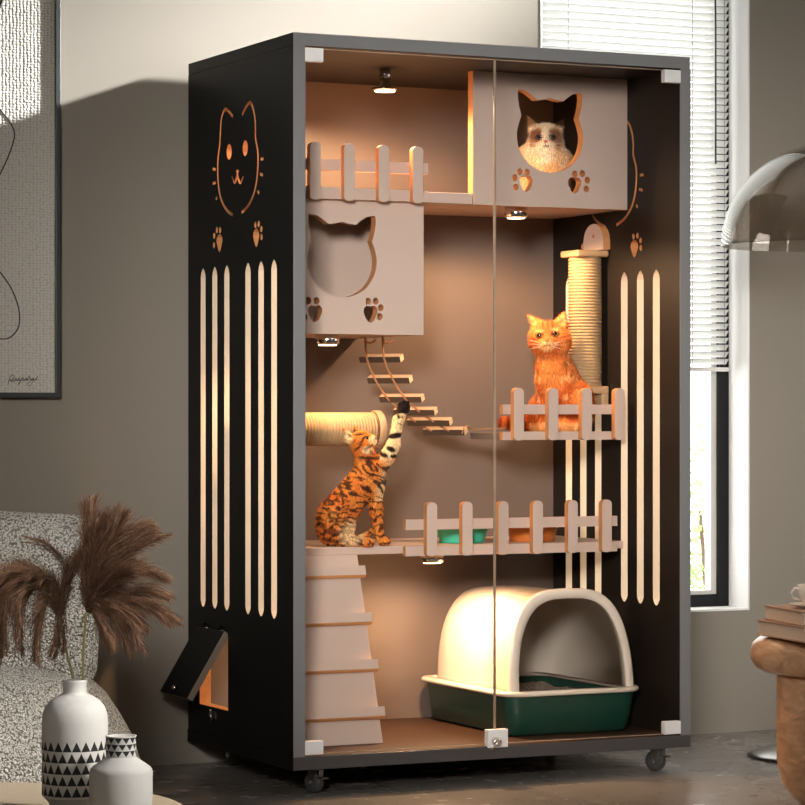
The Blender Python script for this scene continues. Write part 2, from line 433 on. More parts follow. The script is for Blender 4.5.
# ------------------------------------------------------------------ the cabinet
W_, D_, ZB, ZT = 1.13, .70, .065, 1.867
cab = tag(empty('cat_villa_cabinet', (0, 0, 0)), 'tall black cat cabinet on casters with glass doors, lit shelves and cut-out sides', 'cabinet')
TH = .032
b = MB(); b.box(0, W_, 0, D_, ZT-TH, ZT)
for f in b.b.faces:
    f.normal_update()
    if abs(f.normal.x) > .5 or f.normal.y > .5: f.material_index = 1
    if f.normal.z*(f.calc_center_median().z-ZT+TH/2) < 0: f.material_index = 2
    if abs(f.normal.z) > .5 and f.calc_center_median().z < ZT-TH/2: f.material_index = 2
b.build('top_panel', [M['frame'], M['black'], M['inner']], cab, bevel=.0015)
boxo('bottom_panel', [M['innerfloor']], cab, .0, W_, .0, D_, ZB, ZB+TH)
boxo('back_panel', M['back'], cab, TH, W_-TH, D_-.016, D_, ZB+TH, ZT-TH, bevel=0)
zl, zh = ZB+TH, ZT-TH

cs = lambda x, y: (200+x*.2113, 90+y*.2112)
def yz(l, cat_=True):
    out = []
    for x, y in l:
        px = cs(x, y); p = at(px[0], px[1], 'X', 0); out.append((p.y, p.z))
    return out
holes = []
for y in (.118, .201, .286, .428, .511, .593):
    w = .0175
    holes.append([(y-w, .446), (y-w*.75, .437), (y-w*.35, .430), (y, .428), (y+w*.35, .430), (y+w*.75, .437), (y+w, .446), (y+w, 1.294), (y+w*.75, 1.306), (y+w*.35, 1.314), (y, 1.318), (y-w*.35, 1.314), (y-w*.75, 1.306), (y-w, 1.294)])
gw = .0085
holes.append(stroke(catmull(yz([(155, 125), (135, 100), (118, 92), (102, 130), (97, 190), (93, 262), (85, 330), (85, 420), (95, 500), (120, 560), (155, 592)]), 4), gw))
holes.append(stroke(catmull(yz([(200, 118), (218, 80), (240, 60), (256, 110), (262, 170), (262, 225), (274, 300), (272, 390), (258, 480), (230, 545), (197, 580)]), 4), gw))
for x, y in ((138, 293), (214, 275)):
    p = yz([(x, y)])[0]; holes.append(ell(p[0], p[1], .017, .020, 16))
holes.append([yz([q])[0] for q in ((171, 380), (177, 376), (184, 380), (180, 402), (191, 436), (203, 408), (206, 410), (194, 446), (184, 444), (177, 420), (170, 444), (160, 444), (149, 410), (153, 408), (163, 436), (173, 402))])
for a in (((60, 374), (75, 377)), ((60, 442), (76, 438)), ((74, 516), (82, 508)), ((287, 327), (301, 325)), ((284, 397), (298, 404)), ((273, 478), (279, 490))):
    holes.append(stroke(yz(list(a)), .008))
def pad(cx, cy, w, h_, lean=0):
    return [(cx+w*(x)+lean*y, cy+h_*y) for x, y in ((0, -1), (.35, -.75), (.75, -.2), (1, .25), (.85, .65), (.45, .9), (0, 1), (-.45, .9), (-.85, .65), (-1, .25), (-.75, -.2), (-.35, -.75))]
for (x, y), toes in (((92, 725), ((80, 663), (95, 663), (67, 690), (66, 735))), ((266, 700), ((262, 638), (278, 633), (290, 658), (291, 695)))):
    p = yz([(x, y)])[0]; holes.append(pad(p[0], p[1], .021, .024))
    for q in toes:
        p = yz([q])[0]; holes.append(ell(p[0], p[1], .0075, .0085, 10))
outer = [(0, zl), (D_, zl), (D_, zh), (0, zh)]
door_hole = [(.42, .171), (.618, .171), (.618, .363), (.42, .363)]
lp = board('side_panel', outer, holes+[door_hole], TH, 'X', TH/2, [M['black'], M['edge'], M['slotedge']], cab)
rp_ = board('side_panel', outer, holes, TH-.0, 'X', W_-TH/2, [M['inner'], M['edge'], M['slotedge']], cab)
# front stiles, the lighter front edges of the side panels
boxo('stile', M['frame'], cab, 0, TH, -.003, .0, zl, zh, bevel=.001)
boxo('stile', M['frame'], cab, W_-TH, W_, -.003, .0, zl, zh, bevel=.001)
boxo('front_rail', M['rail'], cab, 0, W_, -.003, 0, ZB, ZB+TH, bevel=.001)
tag(boxo('outer_skin', M['black'], cab, -.002, 0, -.002, D_, ZB, ZB+TH, bevel=0))

# hiding boxes and shelves
def cathole(cx, cz, r, q=.94):
    half = [(0, -1.02), (.35, -.96), (.7, -.74), (.93, -.38), (1, 0), (.95, .3), (.86, .55)]
    ear = [(.86, .55), (.93, .8), (.975, 1.1), (.95, 1.27)]
    top = [(.95, 1.27), (.72, 1.24), (.48, 1.08), (.36, 1.01), (0, 1.08)]
    pts = catmull(half, 4)[:-1]+catmull(ear, 3)[:-1]+catmull(top, 4)
    full = pts+[(-x, y) for x, y in reversed(pts[1:-1])]; full = [(x, y*q) for x, y in full]
    return [(cx+x*r, cz+y*r) for x, y in full]
def paws(Y, pads):
    out = []
    for (px, py, toes) in pads:
        p = at(px, py, 'Y', Y); sg = 1 if px > toes[3][0] else -1
        out.append([(p.x+.020*(x), p.z+.023*y) for x, y in ((0, -1), (.5, -.75), (.95, 0), (1, .5), (.6, .9), (0, .8), (-.6, .9), (-1, .5), (-.95, 0), (-.5, -.75))])
        for q in toes:
            p = at(q[0], q[1], 'Y', Y); out.append(ell(p.x, p.z, .0085, .0095, 10))
    return out
FYb = .27; bt = .028
# left box: front board, bottom, side, top shelf
c = at(342.2, 260.6, 'Y', FYb); r = 35.7/FP*(7.2)/.93
k = lambda l: [(295+x*.1864, 200+y*.1864) for x, y in l]
hb = empty('hiding_box', (0, 0, 0), parent=cab)
board('front_board', [(TH, 1.14), (.487, 1.14), (.487, 1.484), (TH, 1.484)],
      [cathole(c.x, c.z, r)]+paws(FYb, [(*k([(108, 607)])[0], k([(72, 540), (115, 540), (35, 575), (50, 625)])), (*k([(405, 610)])[0], k([(392, 543), (433, 543), (460, 577), (455, 625)]))]),
      bt, 'Y', FYb+bt/2, [M['taupe'], M['edge']], hb)
boxo('bottom_board', M['taupe'], hb, TH, .487, FYb+bt, D_-.016, 1.14, 1.16)
boxo('rear_board', M['taupe'], hb, TH, .465, .44, .455, 1.16, 1.484)
boxo('side_board', M['taupe'], hb, .465, .487, FYb+bt, D_-.016, 1.16, 1.484)
boxo('shelf', M['taupe'], cab, TH, .6305, FYb+.002, D_-.016, 1.485, 1.513)
boxo('shelf', M['taupe'], cab, .6305, W_-TH, FYb+bt, D_-.016, 1.485, 1.513, bevel=0)
# right box: only its front board closes the compartment
c = at(550.2, 136.5, 'Y', FYb); r = 35.6/FP*7.4/.93
k = lambda l: [(500+x*.1615, 80+y*.1615) for x, y in l]
hb2 = empty('hiding_box', (0, 0, 0), parent=cab)
board('front_board', [(.631, 1.484), (W_-TH, 1.484), (W_-TH, zh), (.631, zh)],
      [cathole(c.x, c.z, r)]+paws(FYb, [(*k([(162, 640)])[0], k([(122, 568), (168, 572), (92, 605), (98, 662)])), (*k([(463, 650)])[0], k([(465, 582), (510, 580), (541, 620), (534, 675)]))]),
      bt, 'Y', FYb+bt/2, [M['taupe'], M['edge']], hb2, outer_mi=1)
# lower shelf and perch shelf
boxo('shelf', M['taupe'], cab, TH, W_-TH, .29, D_-.016, .572, .592)
boxo('perch_shelf', M['back'], cab, .74, W_-TH, .29, D_-.20, .866, .884)  # darker board material stands in for shade on the shelf's left side

def fence(X0, X1, Yf, zb, ztop, xs, rails, name='picket_fence'):
    f_ = empty(name, (0, 0, 0), parent=cab)
    pw, pt = .030, .019
    for x in xs:
        pts = []
        for kk in range(9): a = PI*kk/8; pts.append((x+pw/2*math.cos(a)*1.0, ztop-pw/2*.8+pw/2*.8*math.sin(a)))
        for kk in range(9): a = PI+PI*kk/8; pts.append((x+pw/2*math.cos(a), zb+pw/2*.5+pw/2*.5*math.sin(a)))
        board('picket', pts, [], pt, 'Y', Yf+pt/2, [M['taupe'], M['edge']], f_, outer_mi=1)
    for z0_, z1_ in rails:
        b_ = MB()
        b_.box(X0, X1, Yf+pt, Yf+pt+.016, z0_, z1_)
        for f in b_.b.faces:
            f.normal_update()
            if abs(f.normal.z) > .5 or abs(f.normal.x) > .5: f.material_index = 1
        b_.build('rail', [M['taupe'], M['edge']], f_)
    return f_
YF = .232
px2x = lambda px, Y=YF: at(px, 400, 'Y', Y).x
fence(.05, px2x(428, YF+.02), YF, 1.479, 1.626, [px2x(v) for v in (315.5, 349.5, 384, 418)], [(1.556, 1.585), (1.484, 1.514)])
fence(px2x(408, .25), px2x(620, .25), .245, .565, .706, [at(v, 500, 'Y', .245).x for v in (432, 467.5, 503.5, 538, 573, 607)], [(.634, .661), (.566, .592)])
fence(px2x(505, .25), px2x(615, .25), .245, .865, 1.004, [at(v, 400, 'Y', .245).x for v in (519, 553.5, 587, 620)], [(.934, .960), (.866, .888)])

# ramp
rampP = empty('ramp', (0, 0, 0), parent=cab)
B0 = Vector((.117, .18, zl)); B1 = Vector((.328, .18, zl)); T0 = Vector((.10, .272, .573)); T1 = Vector((.298, .272, .573))
nrm = (B1-B0).cross(T0-B0).normalized()
if nrm.y > 0: nrm = -nrm
b = MB(); vs = [b.b.verts.new(p) for p in (B0, B1, T1, T0)]; vs2 = [b.b.verts.new(p-nrm*.014) for p in (B0, B1, T1, T0)]
b.b.faces.new(vs); b.b.faces.new(vs2[::-1])
for i in range(4): b.b.faces.new((vs[i], vs[(i+1) % 4], vs2[(i+1) % 4], vs2[i]))
b.build('ramp_board', M['taupe'], rampP, bevel=.001)
up = (T0-B0).normalized()
for yb in (581, 628, 675, 722):
    zc = .94-(yb-6-412)/2825*7.13
    t = (zc-zl)/(.573-zl)
    a0 = B0.lerp(T0, t); a1 = B1.lerp(T1, t); ex = (a1-a0).normalized()
    T = Matrix((ex, -nrm, up)).transposed().to_4x4(); T.translation = (a0+a1)/2+nrm*.0
    b = MB(); L = (a1-a0).length/2+.004
    prof = [(0, -.015), (-.011, -.015), (-.016, -.009), (-.016, .015), (0, .015)]
    va = [b.b.verts.new(T @ Vector((-L, y, z))) for y, z in prof]; vb = [b.b.verts.new(T @ Vector((L+.006, y, z))) for y, z in prof]
    b.b.faces.new(va); b.b.faces.new(vb[::-1])
    for i in range(5):
        f = b.b.faces.new((va[i], va[(i+1) % 5], vb[(i+1) % 5], vb[i])); f.material_index = 1 if i in (0, 1) else 0
    b.build('tread', [M['taupe'], M['edge']], rampP)

# scratching posts
def sisal(mb, a, c_, rad, axis, turns_pitch=.0085):
    L = c_-a; n = int(L/turns_pitch); prof = []
    for k_ in range(n):
        for q in range(6):
            t = (k_+q/6)*turns_pitch
            prof.append((rad-.0035+.0035*abs(math.sin(PI*q/6))+.0005, a+t))
    prof.append((rad-.003, c_))
    return prof
sp1 = empty('scratching_post', (0, 0, 0), parent=cab)
pc = at(587, 300, 'X', 1.02); PX, PY = at(585, 300, 'Y', .415).x, .415
b = MB(); b.lathe([(r_, z_) for r_, z_ in sisal(b, 1.01, 1.362, .046, 'Z')], (PX, PY, 0), 36); b.build('sisal_roll', M['sisal'], sp1)
b = MB(); b.box(PX-.050, W_-TH-.002, PY-.050, PY+.050, 1.362, 1.380); tag(b.build('top_bracket', M['cap'], sp1, bevel=.004), 'pale wooden cap board')
pts = [(PY-.055, 1.382), (PY+.055, 1.382), (PY+.055, 1.405)]+[(PY+.055*math.cos(a), 1.405+.05*math.sin(a)) for a in [PI*kk/10 for kk in range(0, 11)]]+[(PY-.055, 1.405)]
board('wall_bracket', pts, [ell(PY, 1.42, .006, .006, 10)], .022, 'X', W_-TH-.012, [M['taupe'], M['edge']], sp1, outer_mi=1)
b = MB(); b.box(PX-.05, W_-TH-.002, PY-.05, PY+.05, .99, 1.01); b.box(W_-TH-.024, W_-TH-.002, PY-.05, PY+.05, .94, .99); tag(b.build('bottom_bracket', M['cap'], sp1, bevel=.003), 'pale wooden foot bracket')
sp2 = empty('scratching_post', (0, 0, 0), parent=cab)
HZ, HY, HX = .895, .40, .42
b = MB(); b.lathe(sisal(b, TH+.002, HX-.02, .044, 'X'), (0, HY, HZ), 36, axis='X'); b.build('sisal_roll', M['sisal'], sp2)
b = MB(); b.lathe([(.046, HX-.018), (.049, HX-.015), (.049, HX), (.046, HX+.003), (0, HX+.003)], (0, HY, HZ), 36, axis='X'); tag(b.build('end_cap', M['cap'], sp2), 'round pale wooden end cap')
b = MB(); b.lathe([(.0462, HX-.020), (.0466, HX-.018)], (0, HY, HZ), 36, axis='X', cap=False); tag(b.build('dark_band', M['inner'], sp2), 'thin dark band behind the end cap')

# puck lights
def puck(px, Y, ztop, kind=0, en=20):
    x = at(px, 300, 'Y', Y).x
    p = empty('puck_light', (x, Y, ztop), parent=cab)
    b_ = MB()
    if kind:
        b_.lathe([(.015, 0), (.015, -.020), (.0135, -.022), (.0135, -.025), (.015, -.027), (.016, -.046), (.034, -.050), (.036, -.054), (.030, -.057)], n=32)
        hh = -.0575; rl = .026
    else:
        b_.lathe([(.031, 0), (.031, -.024), (.027, -.027)], n=32); hh = -.0275; rl = .023
    b_.build('housing', M['chrome'], p)
    b_ = MB(); b_.lathe([(rl, hh+.001), (rl, hh-.001)], n=24); tag(b_.build('lens', M['lens'], p), 'glowing warm lens')
    l = bpy.data.lights.new('puck_lamp', 'SPOT'); l.energy = en; l.color = (1, .63, .34); l.spot_size = R(170); l.spot_blend = .4; l.shadow_soft_size = .022
    lo = bpy.data.objects.new('puck_lamp', l); COL.objects.link(lo); lo.parent = p; lo.location = (0, 0, hh-.012)
    return p
PUCK = 20
puck(385, .34, zh, 1, 30); puck(516, .325, 1.484, 0, 22); puck(327.5, .325, 1.14, 0, 7.5); puck(432, .32, .572, 0, 22)
# these pucks are the only lamps inside the cabinet
# glass doors
def door(x0, x1, meet_right):
    d = empty('glass_door', (0, 0, 0), parent=cab)
    g = boxo('pane', M['glass'], d, x0+.0015, x1-.0015, .006, .011, zl+.006, zh-.006, bevel=0)
    e = MB()
    xe = x1 if meet_right else x0
    e.box(xe-.0009, xe+.0009, .0055, .0115, zl+.006, zh-.006)
    e.build('glass_edge', M['glassedge'], d)
    for z in (zl+.004, zh-.006): boxo('glass_edge', M['glassedge'], d, x0, x1, .0055, .0115, z, z+.002, bevel=0)
    xs = x0-.002 if meet_right else x1+.002-.05
    for z in (zl+.004, zh-.004-.034):
        c_ = MB(); c_.box(xs, xs+.05, -.004, .014, z, z+.034); c_.build('hinge_clip', M['clip'], d, bevel=.002)
    return d
d1 = door(TH, .557, True); d2 = door(.560, W_-TH, False)
b = MB(); b.box(.532, .590, -.006, .014, zl-.004, zl+.042); b.build('latch_plate', M['clip'], d2, bevel=.002)
b = MB(); b.lathe([(.004, 0), (.011, 0), (.011, .014), (.008, .016), (0, .016)], (.553, -.0063, zl+.012), 20, axis='Y', T=None)
for v in b.b.verts: v.co.y = -.006-(v.co.y+.0063)
b.tube([(.553, -.02, zl+.012), (.54, -.02, zl+.0), (.535, -.02, zl-.006)], .003, 6); b.build('latch_knob', M['chrome'], d2)

# pet flap in the left side
fl = empty('flap_door', (.006, .52, .367), parent=cab)
ang = math.atan2(.098, .160)
T = Matrix.Rotation(ang, 4, 'Y')
b = MB(); b.box(-.018, 0, -.098, .098, -.197, 0, T=T)
for f in b.b.faces: f.normal_update()
for f in b.b.faces:
    n_ = T.inverted() @ f.normal
    if abs(n_.x) < .5: f.material_index = 1
b.build('flap_board', [M['black'], mat('flap_edge', (.16, .12, .09), .6)], fl, bevel=.0015)
b = MB(); b.lathe([(.005, 0), (.005, .012), (0, .012)], n=14, axis='X')
Tk = T @ Matrix.Translation((-.03, .0, -.18)); b.build('flap_knob', M['chrome'], fl, T=Tk)
for y in (-.055, .055):
    b = MB(); b.box(-.006, .0, y-.016, y+.016, .002, .022); b.box(-.010, -.002, y-.012, y+.012, -.014, .006, T=T); b.tube([(-.008, y-.02, .003), (-.008, y+.02, .003)], .004, 8)
    b.build('hinge', M['steel'], fl, bevel=.001)
b = MB(); b.box(-.004, 0, .5, .53, .142, .160); b.tube([(-.010, .515, .165), (-.012, .515, .150), (-.008, .512, .138)], .004, 8); b.build('flap_catch', M['steel'], cab)

# casters
def caster(x, y, rz):
    c_ = empty('caster', (x, y, 0), rz, cab)
    b_ = MB(); b_.lathe([(.0, .007), (.014, .007), (.026, .002), (.0275, 0), (.0275, -.0)], n=4) if False else None
    b_.lathe([(.010, -.010), (.022, -.011), (.0265, -.007), (.0265, .007), (.022, .011), (.010, .010)], (0, .012, .0268), 32, axis='X'); b_.build('wheel', M['rubber'], c_)
    b_ = MB()
    for s in (-1, 1):
        Tt = Matrix.Identity(4)
        b_.prism([(-.010, .064), (.020, .060), (.022, .025), (.012, .018), (.004, .025)], s*.0135-.0012, s*.0135+.0012, T=Matrix(((0, 0, 1, 0), (1, 0, 0, 0), (0, 1, 0, 0), (0, 0, 0, 1))))
    b_.box(-.015, .015, -.010, .022, .058, .0602); b_.build('fork', M['steel'], c_, bevel=.0005)
    b_ = MB(); b_.tube([(-.017, .012, .0268), (.017, .012, .0268)], .0045, 10); b_.build('axle', M['chrome'], c_)
    b_ = MB(); b_.box(-.012, .012, -.026, -.006, .036, .040); b_.box(-.008, .008, -.012, -.002, .038, .058); b_.build('brake_tab', M['steel'], c_, bevel=.001)
    return c_
for x, y, a in ((.088, .05, R(22)), (1.068, .05, R(36)), (.105, .63, R(10)), (1.06, .63, R(-20)), (.80, .16, R(20))):
    if (x, y) == (.80, .16): continue
    caster(x, y, a)

# ------------------------------------------------------------------ rope ladder
P0 = at(376, 338, 'Y', .42); 
rl = tag(empty('rope_ladder', (P0.x, .45, 1.14)), 'small wooden rung ladder hanging on brown ropes below the left cat box', 'ladder')
O = rl.location
RYs = .52
pxr = [(362, 404, 357), (370, 413, 378), (382, 425, 397), (396, 438, 410), (409.5, 453, 420.5), (425.5, 468, 430)]
ropeA, ropeB = [], []
def PT(x, y, Y): p = at(x, y, 'Y', Y); return p-O
mats = [M['rung'], M['rungend'], M['rungshade']]
cent = []
for (xl, xr, y) in pxr:
    # a rung: 0.075 long, running back to front and to the right
    a_ = at(xr-2, y+1, 'Y', .44); dirv = Vector((.62, -.78, 0)).normalized(); 
    L = (xr-xl)/382/ (dirv.x*RX+dirv.y*RY)
    cent.append((a_-dirv*L, a_, dirv))
for i, (p, q, dv) in enumerate(cent):
    b = MB(); m0 = (p+q)/2-O; L = (q-p).length/2; sd = Vector((-dv.y, dv.x, 0))
    tilt = Matrix.Rotation(R(0), 3, 'Z')
    T = (Matrix((dv, sd, Vector((0, 0, 1)))).transposed() @ Matrix.Rotation(R(24), 3, 'X')).to_4x4(); T.translation = m0
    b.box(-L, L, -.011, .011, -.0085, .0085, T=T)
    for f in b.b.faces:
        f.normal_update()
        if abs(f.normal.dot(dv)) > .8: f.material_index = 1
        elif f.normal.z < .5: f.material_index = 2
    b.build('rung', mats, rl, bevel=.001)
def rp(fr):
    pts = []
    for (p, q, dv) in cent: pts.append(p.lerp(q, fr)-O)
    top = pts[0]+Vector((-.004, 0, 1.138-(pts[0]+O).z)); top.z = 1.138-O.z
    endp = pts[-1]+Vector((.045, -.01, -.012))
    return [tuple(top)]+[tuple(v) for v in pts]+[tuple(endp)]
for fr in (.14, .56):
    b = MB()
    path = catmull(rp(fr), 6)
    b.tube([(x-.006, y-.013, z+.002) for x, y, z in path], .0030, 6)
    t0 = Vector(path[0])
    ring = [(t0.x+.014+.014*math.cos(a), t0.y, t0.z-.004+.010*math.sin(a)) for a in [PI+PI*kk/8 for kk in range(9)]]
    b.tube(ring, .0025, 6)
    b.build('rope', M['rope'], rl)
# hook line from the ladder's end to the perch
e0 = at(462, 434, 'Y', .42)-O; e1 = at(506, 428, 'Y', .33)-O
b = MB(); b.tube([tuple(e0), tuple(e0+Vector((.006, 0, .02))), tuple(e0+Vector((.02, 0, .022))), tuple(e0+Vector((.026, 0, .012)))], .002, 6)
b.tube([tuple(e0+Vector((.026, 0, .012))), tuple(e1)], .0012, 5); b.build('anchor_cord', M['rope'], rl)

# ------------------------------------------------------------------ litter box
LX0, LX1, LY0, LY1 = .650, 1.064, .115, .655
lb = tag(empty('litter_box', ((LX0+LX1)/2, (LY0+LY1)/2, zl+.001)), 'dark green litter box with a cream domed hood on the cabinet floor', 'litter box')
hx, hy = (LX1-LX0)/2, (LY1-LY0)/2; rimz = .108
def rrect(ax, ay, r_, n=7):
    out = []
    for cx_, cy_, a0 in ((ax-r_, ay-r_, 0), (-ax+r_, ay-r_, PI/2), (-ax+r_, -ay+r_, PI), (ax-r_, -ay+r_, 1.5*PI)):
        for kk in range(n+1): a = a0+PI/2*kk/n; out.append((cx_+r_*math.cos(a), cy_+r_*math.sin(a)))
    return out
def loft(b_, rings, capb=True, capt=False, mi=0):
    vr = [[b_.b.verts.new(p) for p in r_] for r_ in rings]; n = len(vr[0])
    for a, c_ in zip(vr, vr[1:]):
        for k_ in range(n):
            f = b_.b.faces.new((a[k_], a[(k_+1) % n], c_[(k_+1) % n], c_[k_])); f.smooth = True; f.material_index = mi
    if capb: b_.b.faces.new(vr[0][::-1]).material_index = mi
    if capt: b_.b.faces.new(vr[-1]).material_index = mi
b = MB()
prof = [(-.045, 0), (-.038, .0), (-.028, .008), (-.018, .05), (-.011, .100), (-.011, .104), (-.016, .104), (-.023, .05), (-.034, .012), (-.05, .008)]
loft(b, [[(x, y, z) for x, y in rrect(hx+o_, hy+o_, max(.02, .06+o_))] for o_, z in prof], True, True)
b.build('tray', M['green'], lb)
b = MB()
prof = [(-.017, .1045), (-.002, .1045), (.004, .108), (.004, .114), (-.001, .118), (-.024, .118), (-.027, .114), (-.024, .1045)]
loft(b, [[(x, y, z) for x, y in rrect(hx+o_, hy+o_, max(.02, .06+o_))] for o_, z in prof+[prof[0]]], False, False)
b.build('rim', M['cream'], lb)
# hood: arch sections along the depth
aw, ah = hx-.022, .262
def arch(w, h_, y, z0, lean=0, n=28):
    out = []
    for k_ in range(n+1):
        a = PI*k_/n; cx_ = math.cos(a); sx = math.sin(a)
        x = w*math.copysign(abs(cx_)**.62, cx_); z = h_*abs(sx)**.86
        out.append((x, y+lean*z, z0+z))
    return out
b = MB(); y0 = -hy+.02
secs = [(aw-.025, ah-.025, y0+.004, .10), (aw-.025, ah-.025, y0, .10), (aw-.004, ah-.003, y0, .10), (aw, ah, y0+.004, .10), (aw, ah, y0+.024, .10), (aw-.010, ah-.010, y0+.028, .10)]
y1 = hy-.03
outs = secs+[(aw-.010, ah-.010, y0+.2, .05), (aw-.012, ah-.012, y1-.10, .0), (aw-.014, ah-.016, y1-.04, 0), (aw-.026, ah-.03, y1-.010, 0), (aw-.05, ah-.06, y1, 0), (.02, .04, y1, 0)]
inn = [(.02, .04, y1-.006, 0), (aw-.056, ah-.066, y1-.006, 0), (aw-.034, ah-.036, y1-.018, 0), (aw-.022, ah-.024, y1-.05, 0), (aw-.018, ah-.02, y1-.1, 0), (aw-.016, ah-.016, y0+.03, .10), (aw-.025, ah-.025, y0+.028, .10), (aw-.025, ah-.025, y0+.004, .10)]
vr = [[b.b.verts.new(p) for p in arch(w, h_, y, .117, ln)] for w, h_, y, ln in outs+inn]
for a, c_ in zip(vr, vr[1:]):
    for k_ in range(len(a)-1):
        f = b.b.faces.new((a[k_], a[k_+1], c_[k_+1], c_[k_])); f.smooth = True
bmesh.ops.remove_doubles(b.b, verts=b.b.verts, dist=1e-5)
hood = b.build('hood', M['cream'], lb)
b = MB()
nx, ny = 60, 60
gx = hx-.045; gy = hy-.045
vv = [[b.b.verts.new((-gx+2*gx*i/nx, -gy+2*gy*j/ny, .086+.007*noise.noise(Vector((i*.9, j*.9, 0)))+.012*noise.noise(Vector((i*.12, j*.12, 3))))) for j in range(ny+1)] for i in range(nx+1)]
for i in range(nx):
    for j in range(ny): b.b.faces.new((vv[i][j], vv[i+1][j], vv[i+1][j+1], vv[i][j+1]))
ed = [f for f in b.b.edges if f.is_boundary]
ex = bmesh.ops.extrude_edge_only(b.b, edges=ed)
for v in ex['geom']:
    if isinstance(v, bmesh.types.BMVert): v.co.z = .03; v.co.x *= .97; v.co.y *= .97
gr = b.build('cat_litter', M['litter'], None); gr.location = lb.location
tag(gr, 'brown cat litter grains inside the hooded green box', 'cat litter', kind='stuff')

# bowls on the lower shelf
def bowl(px, Y, mat_, name, label):
    x = at(px, 540, 'Y', Y).x
    b_ = MB(); b_.lathe([(.0, .0), (.062, .0), (.060, .006), (.072, .048), (.078, .054), (.080, .052), (.076, .058), (.070, .055), (.056, .012), (0, .010)][1:], n=40, cap=True)
    o = b_.build(name, mat_, None); o.location = (x, Y, .5925); tag(o, label, 'bowl'); return o
bowl(462, .385, M['mint'], 'food_bowl', 'mint green pet bowl behind the lower fence, left of the orange one')
bowl(532, .385, M['terracotta'], 'food_bowl', 'burnt orange pet bowl behind the lower fence, right of the green one')

# ------------------------------------------------------------------ cats: blended body volumes, meshed as one skin
def sdf_mesh(name, prims, k, vox, scale):
    P = []
    lo = np.full(3, 1e9); hi = -lo
    for p in prims:
        if p[0] == 'c':
            a, b_, ra, rb = np.array(p[1], float), np.array(p[2], float), p[3], p[4]
            lo = np.minimum(lo, np.minimum(a-ra, b_-rb)); hi = np.maximum(hi, np.maximum(a+ra, b_+rb))
        else:
            c_, r_ = np.array(p[1], float), np.array(p[2], float); lo = np.minimum(lo, c_-r_.max()); hi = np.maximum(hi, c_+r_.max())
    lo -= 3; hi += 3
    n = np.ceil((hi-lo)/vox).astype(int)+1
    X, Y, Z = [lo[i]+vox*np.arange(n[i]) for i in range(3)]
    G = np.stack(np.meshgrid(X, Y, Z, indexing='ij'), -1).astype(np.float32)
    D = None
    for p in prims:
        kk = p[-1] if isinstance(p[-1], dict) else {}
        kb = kk.get('k', k)
        if p[0] == 'c':
            a, b_, ra, rb = np.array(p[1], np.float32), np.array(p[2], np.float32), p[3], p[4]
            ab = b_-a; t = np.clip(((G-a)@ab)/max(1e-6, ab@ab), 0, 1)
            d = np.linalg.norm(G-a-t[..., None]*ab, axis=-1)-(ra+(rb-ra)*t)
        else:
            c_, r_ = np.array(p[1], np.float32), np.array(p[2], np.float32)
            q = G-c_
            if len(p) > 3 and not isinstance(p[3], dict) and p[3] is not None:
                Rm = np.array(Matrix.Rotation(R(p[3][1]), 3, p[3][0])); q = q@Rm
            l = np.linalg.norm(q/r_, axis=-1); l2 = np.linalg.norm(q/(r_*r_), axis=-1)
            d = l*(l-1)/np.maximum(l2, 1e-6)
        if D is None: D = d
        elif kk.get('cut'):
            h_ = np.clip(.5-.5*(d+D)/kb, 0, 1); D = D*(1-h_)-d*h_+kb*h_*(1-h_)
        else:
            h_ = np.clip(.5+.5*(d-D)/kb, 0, 1); D = d*(1-h_)+D*h_-kb*h_*(1-h_)
    # naive surface nets
    S = D < 0
    c8 = np.stack([S[i:i+n[0]-1, j:j+n[1]-1, l:l+n[2]-1] for i in (0, 1) for j in (0, 1) for l in (0, 1)], 0).sum(0)
    act = (c8 > 0) & (c8 < 8)
    idx = -np.ones(act.shape, int); idx[act] = np.arange(act.sum())
    I = np.argwhere(act)
    acc = np.zeros((len(I), 3)); cnt = np.zeros(len(I))
    offs = [(i, j, l) for i in (0, 1) for j in (0, 1) for l in (0, 1)]
    for a in offs:
        for ax in range(3):
            if a[ax] == 0:
                c_ = list(a); c_[ax] = 1
                da = D[I[:, 0]+a[0], I[:, 1]+a[1], I[:, 2]+a[2]]; db = D[I[:, 0]+c_[0], I[:, 1]+c_[1], I[:, 2]+c_[2]]
                m_ = (da < 0) != (db < 0)
                t = np.where(m_, da/np.where(m_, da-db, 1), 0)
                pt = np.tile(np.array(a, float), (len(I), 1)); pt[:, ax] += t
                acc[m_] += pt[m_]; cnt[m_] += 1
    V = lo+vox*(I+acc/cnt[:, None])
    F = []
    for ax in range(3):
        sl0 = [slice(1, -1)]*3; sl1 = [slice(1, -1)]*3; sl0[ax] = slice(0, -1); sl1[ax] = slice(1, None)
        A = S[tuple(sl0)]; B_ = S[tuple(sl1)]
        E_ = np.argwhere(A != B_); st = A[A != B_]
        base = E_+1; base[:, ax] -= 1
        u, v = (ax+1) % 3, (ax+2) % 3
        q = []
        for du, dv in ((0, 0), (-1, 0), (-1, -1), (0, -1)):
            cc = base.copy(); cc[:, u] += du; cc[:, v] += dv; q.append(idx[cc[:, 0], cc[:, 1], cc[:, 2]])
        q = np.stack(q, 1); q[~st] = q[~st][:, ::-1]; F.append(q)
    F = np.concatenate(F); F = F[(F >= 0).all(1)]
    me = bpy.data.meshes.new(name)
    me.from_pydata((V*scale).tolist(), [], F.tolist()); me.update()
    for p in me.polygons: p.use_smooth = True
    return me, V
def paint(me, V, fn):
    ca = me.color_attributes.new('Col', 'FLOAT_COLOR', 'POINT')
    arr = np.ones((len(V), 4), np.float32)
    for i, p in enumerate(V): arr[i, :3] = fn(p[0], p[1], p[2])
    ca.data.foreach_set('color', arr.ravel())
def nz(x, y, z, s=1): return noise.noise(Vector((x*s, y*s, z*s)))
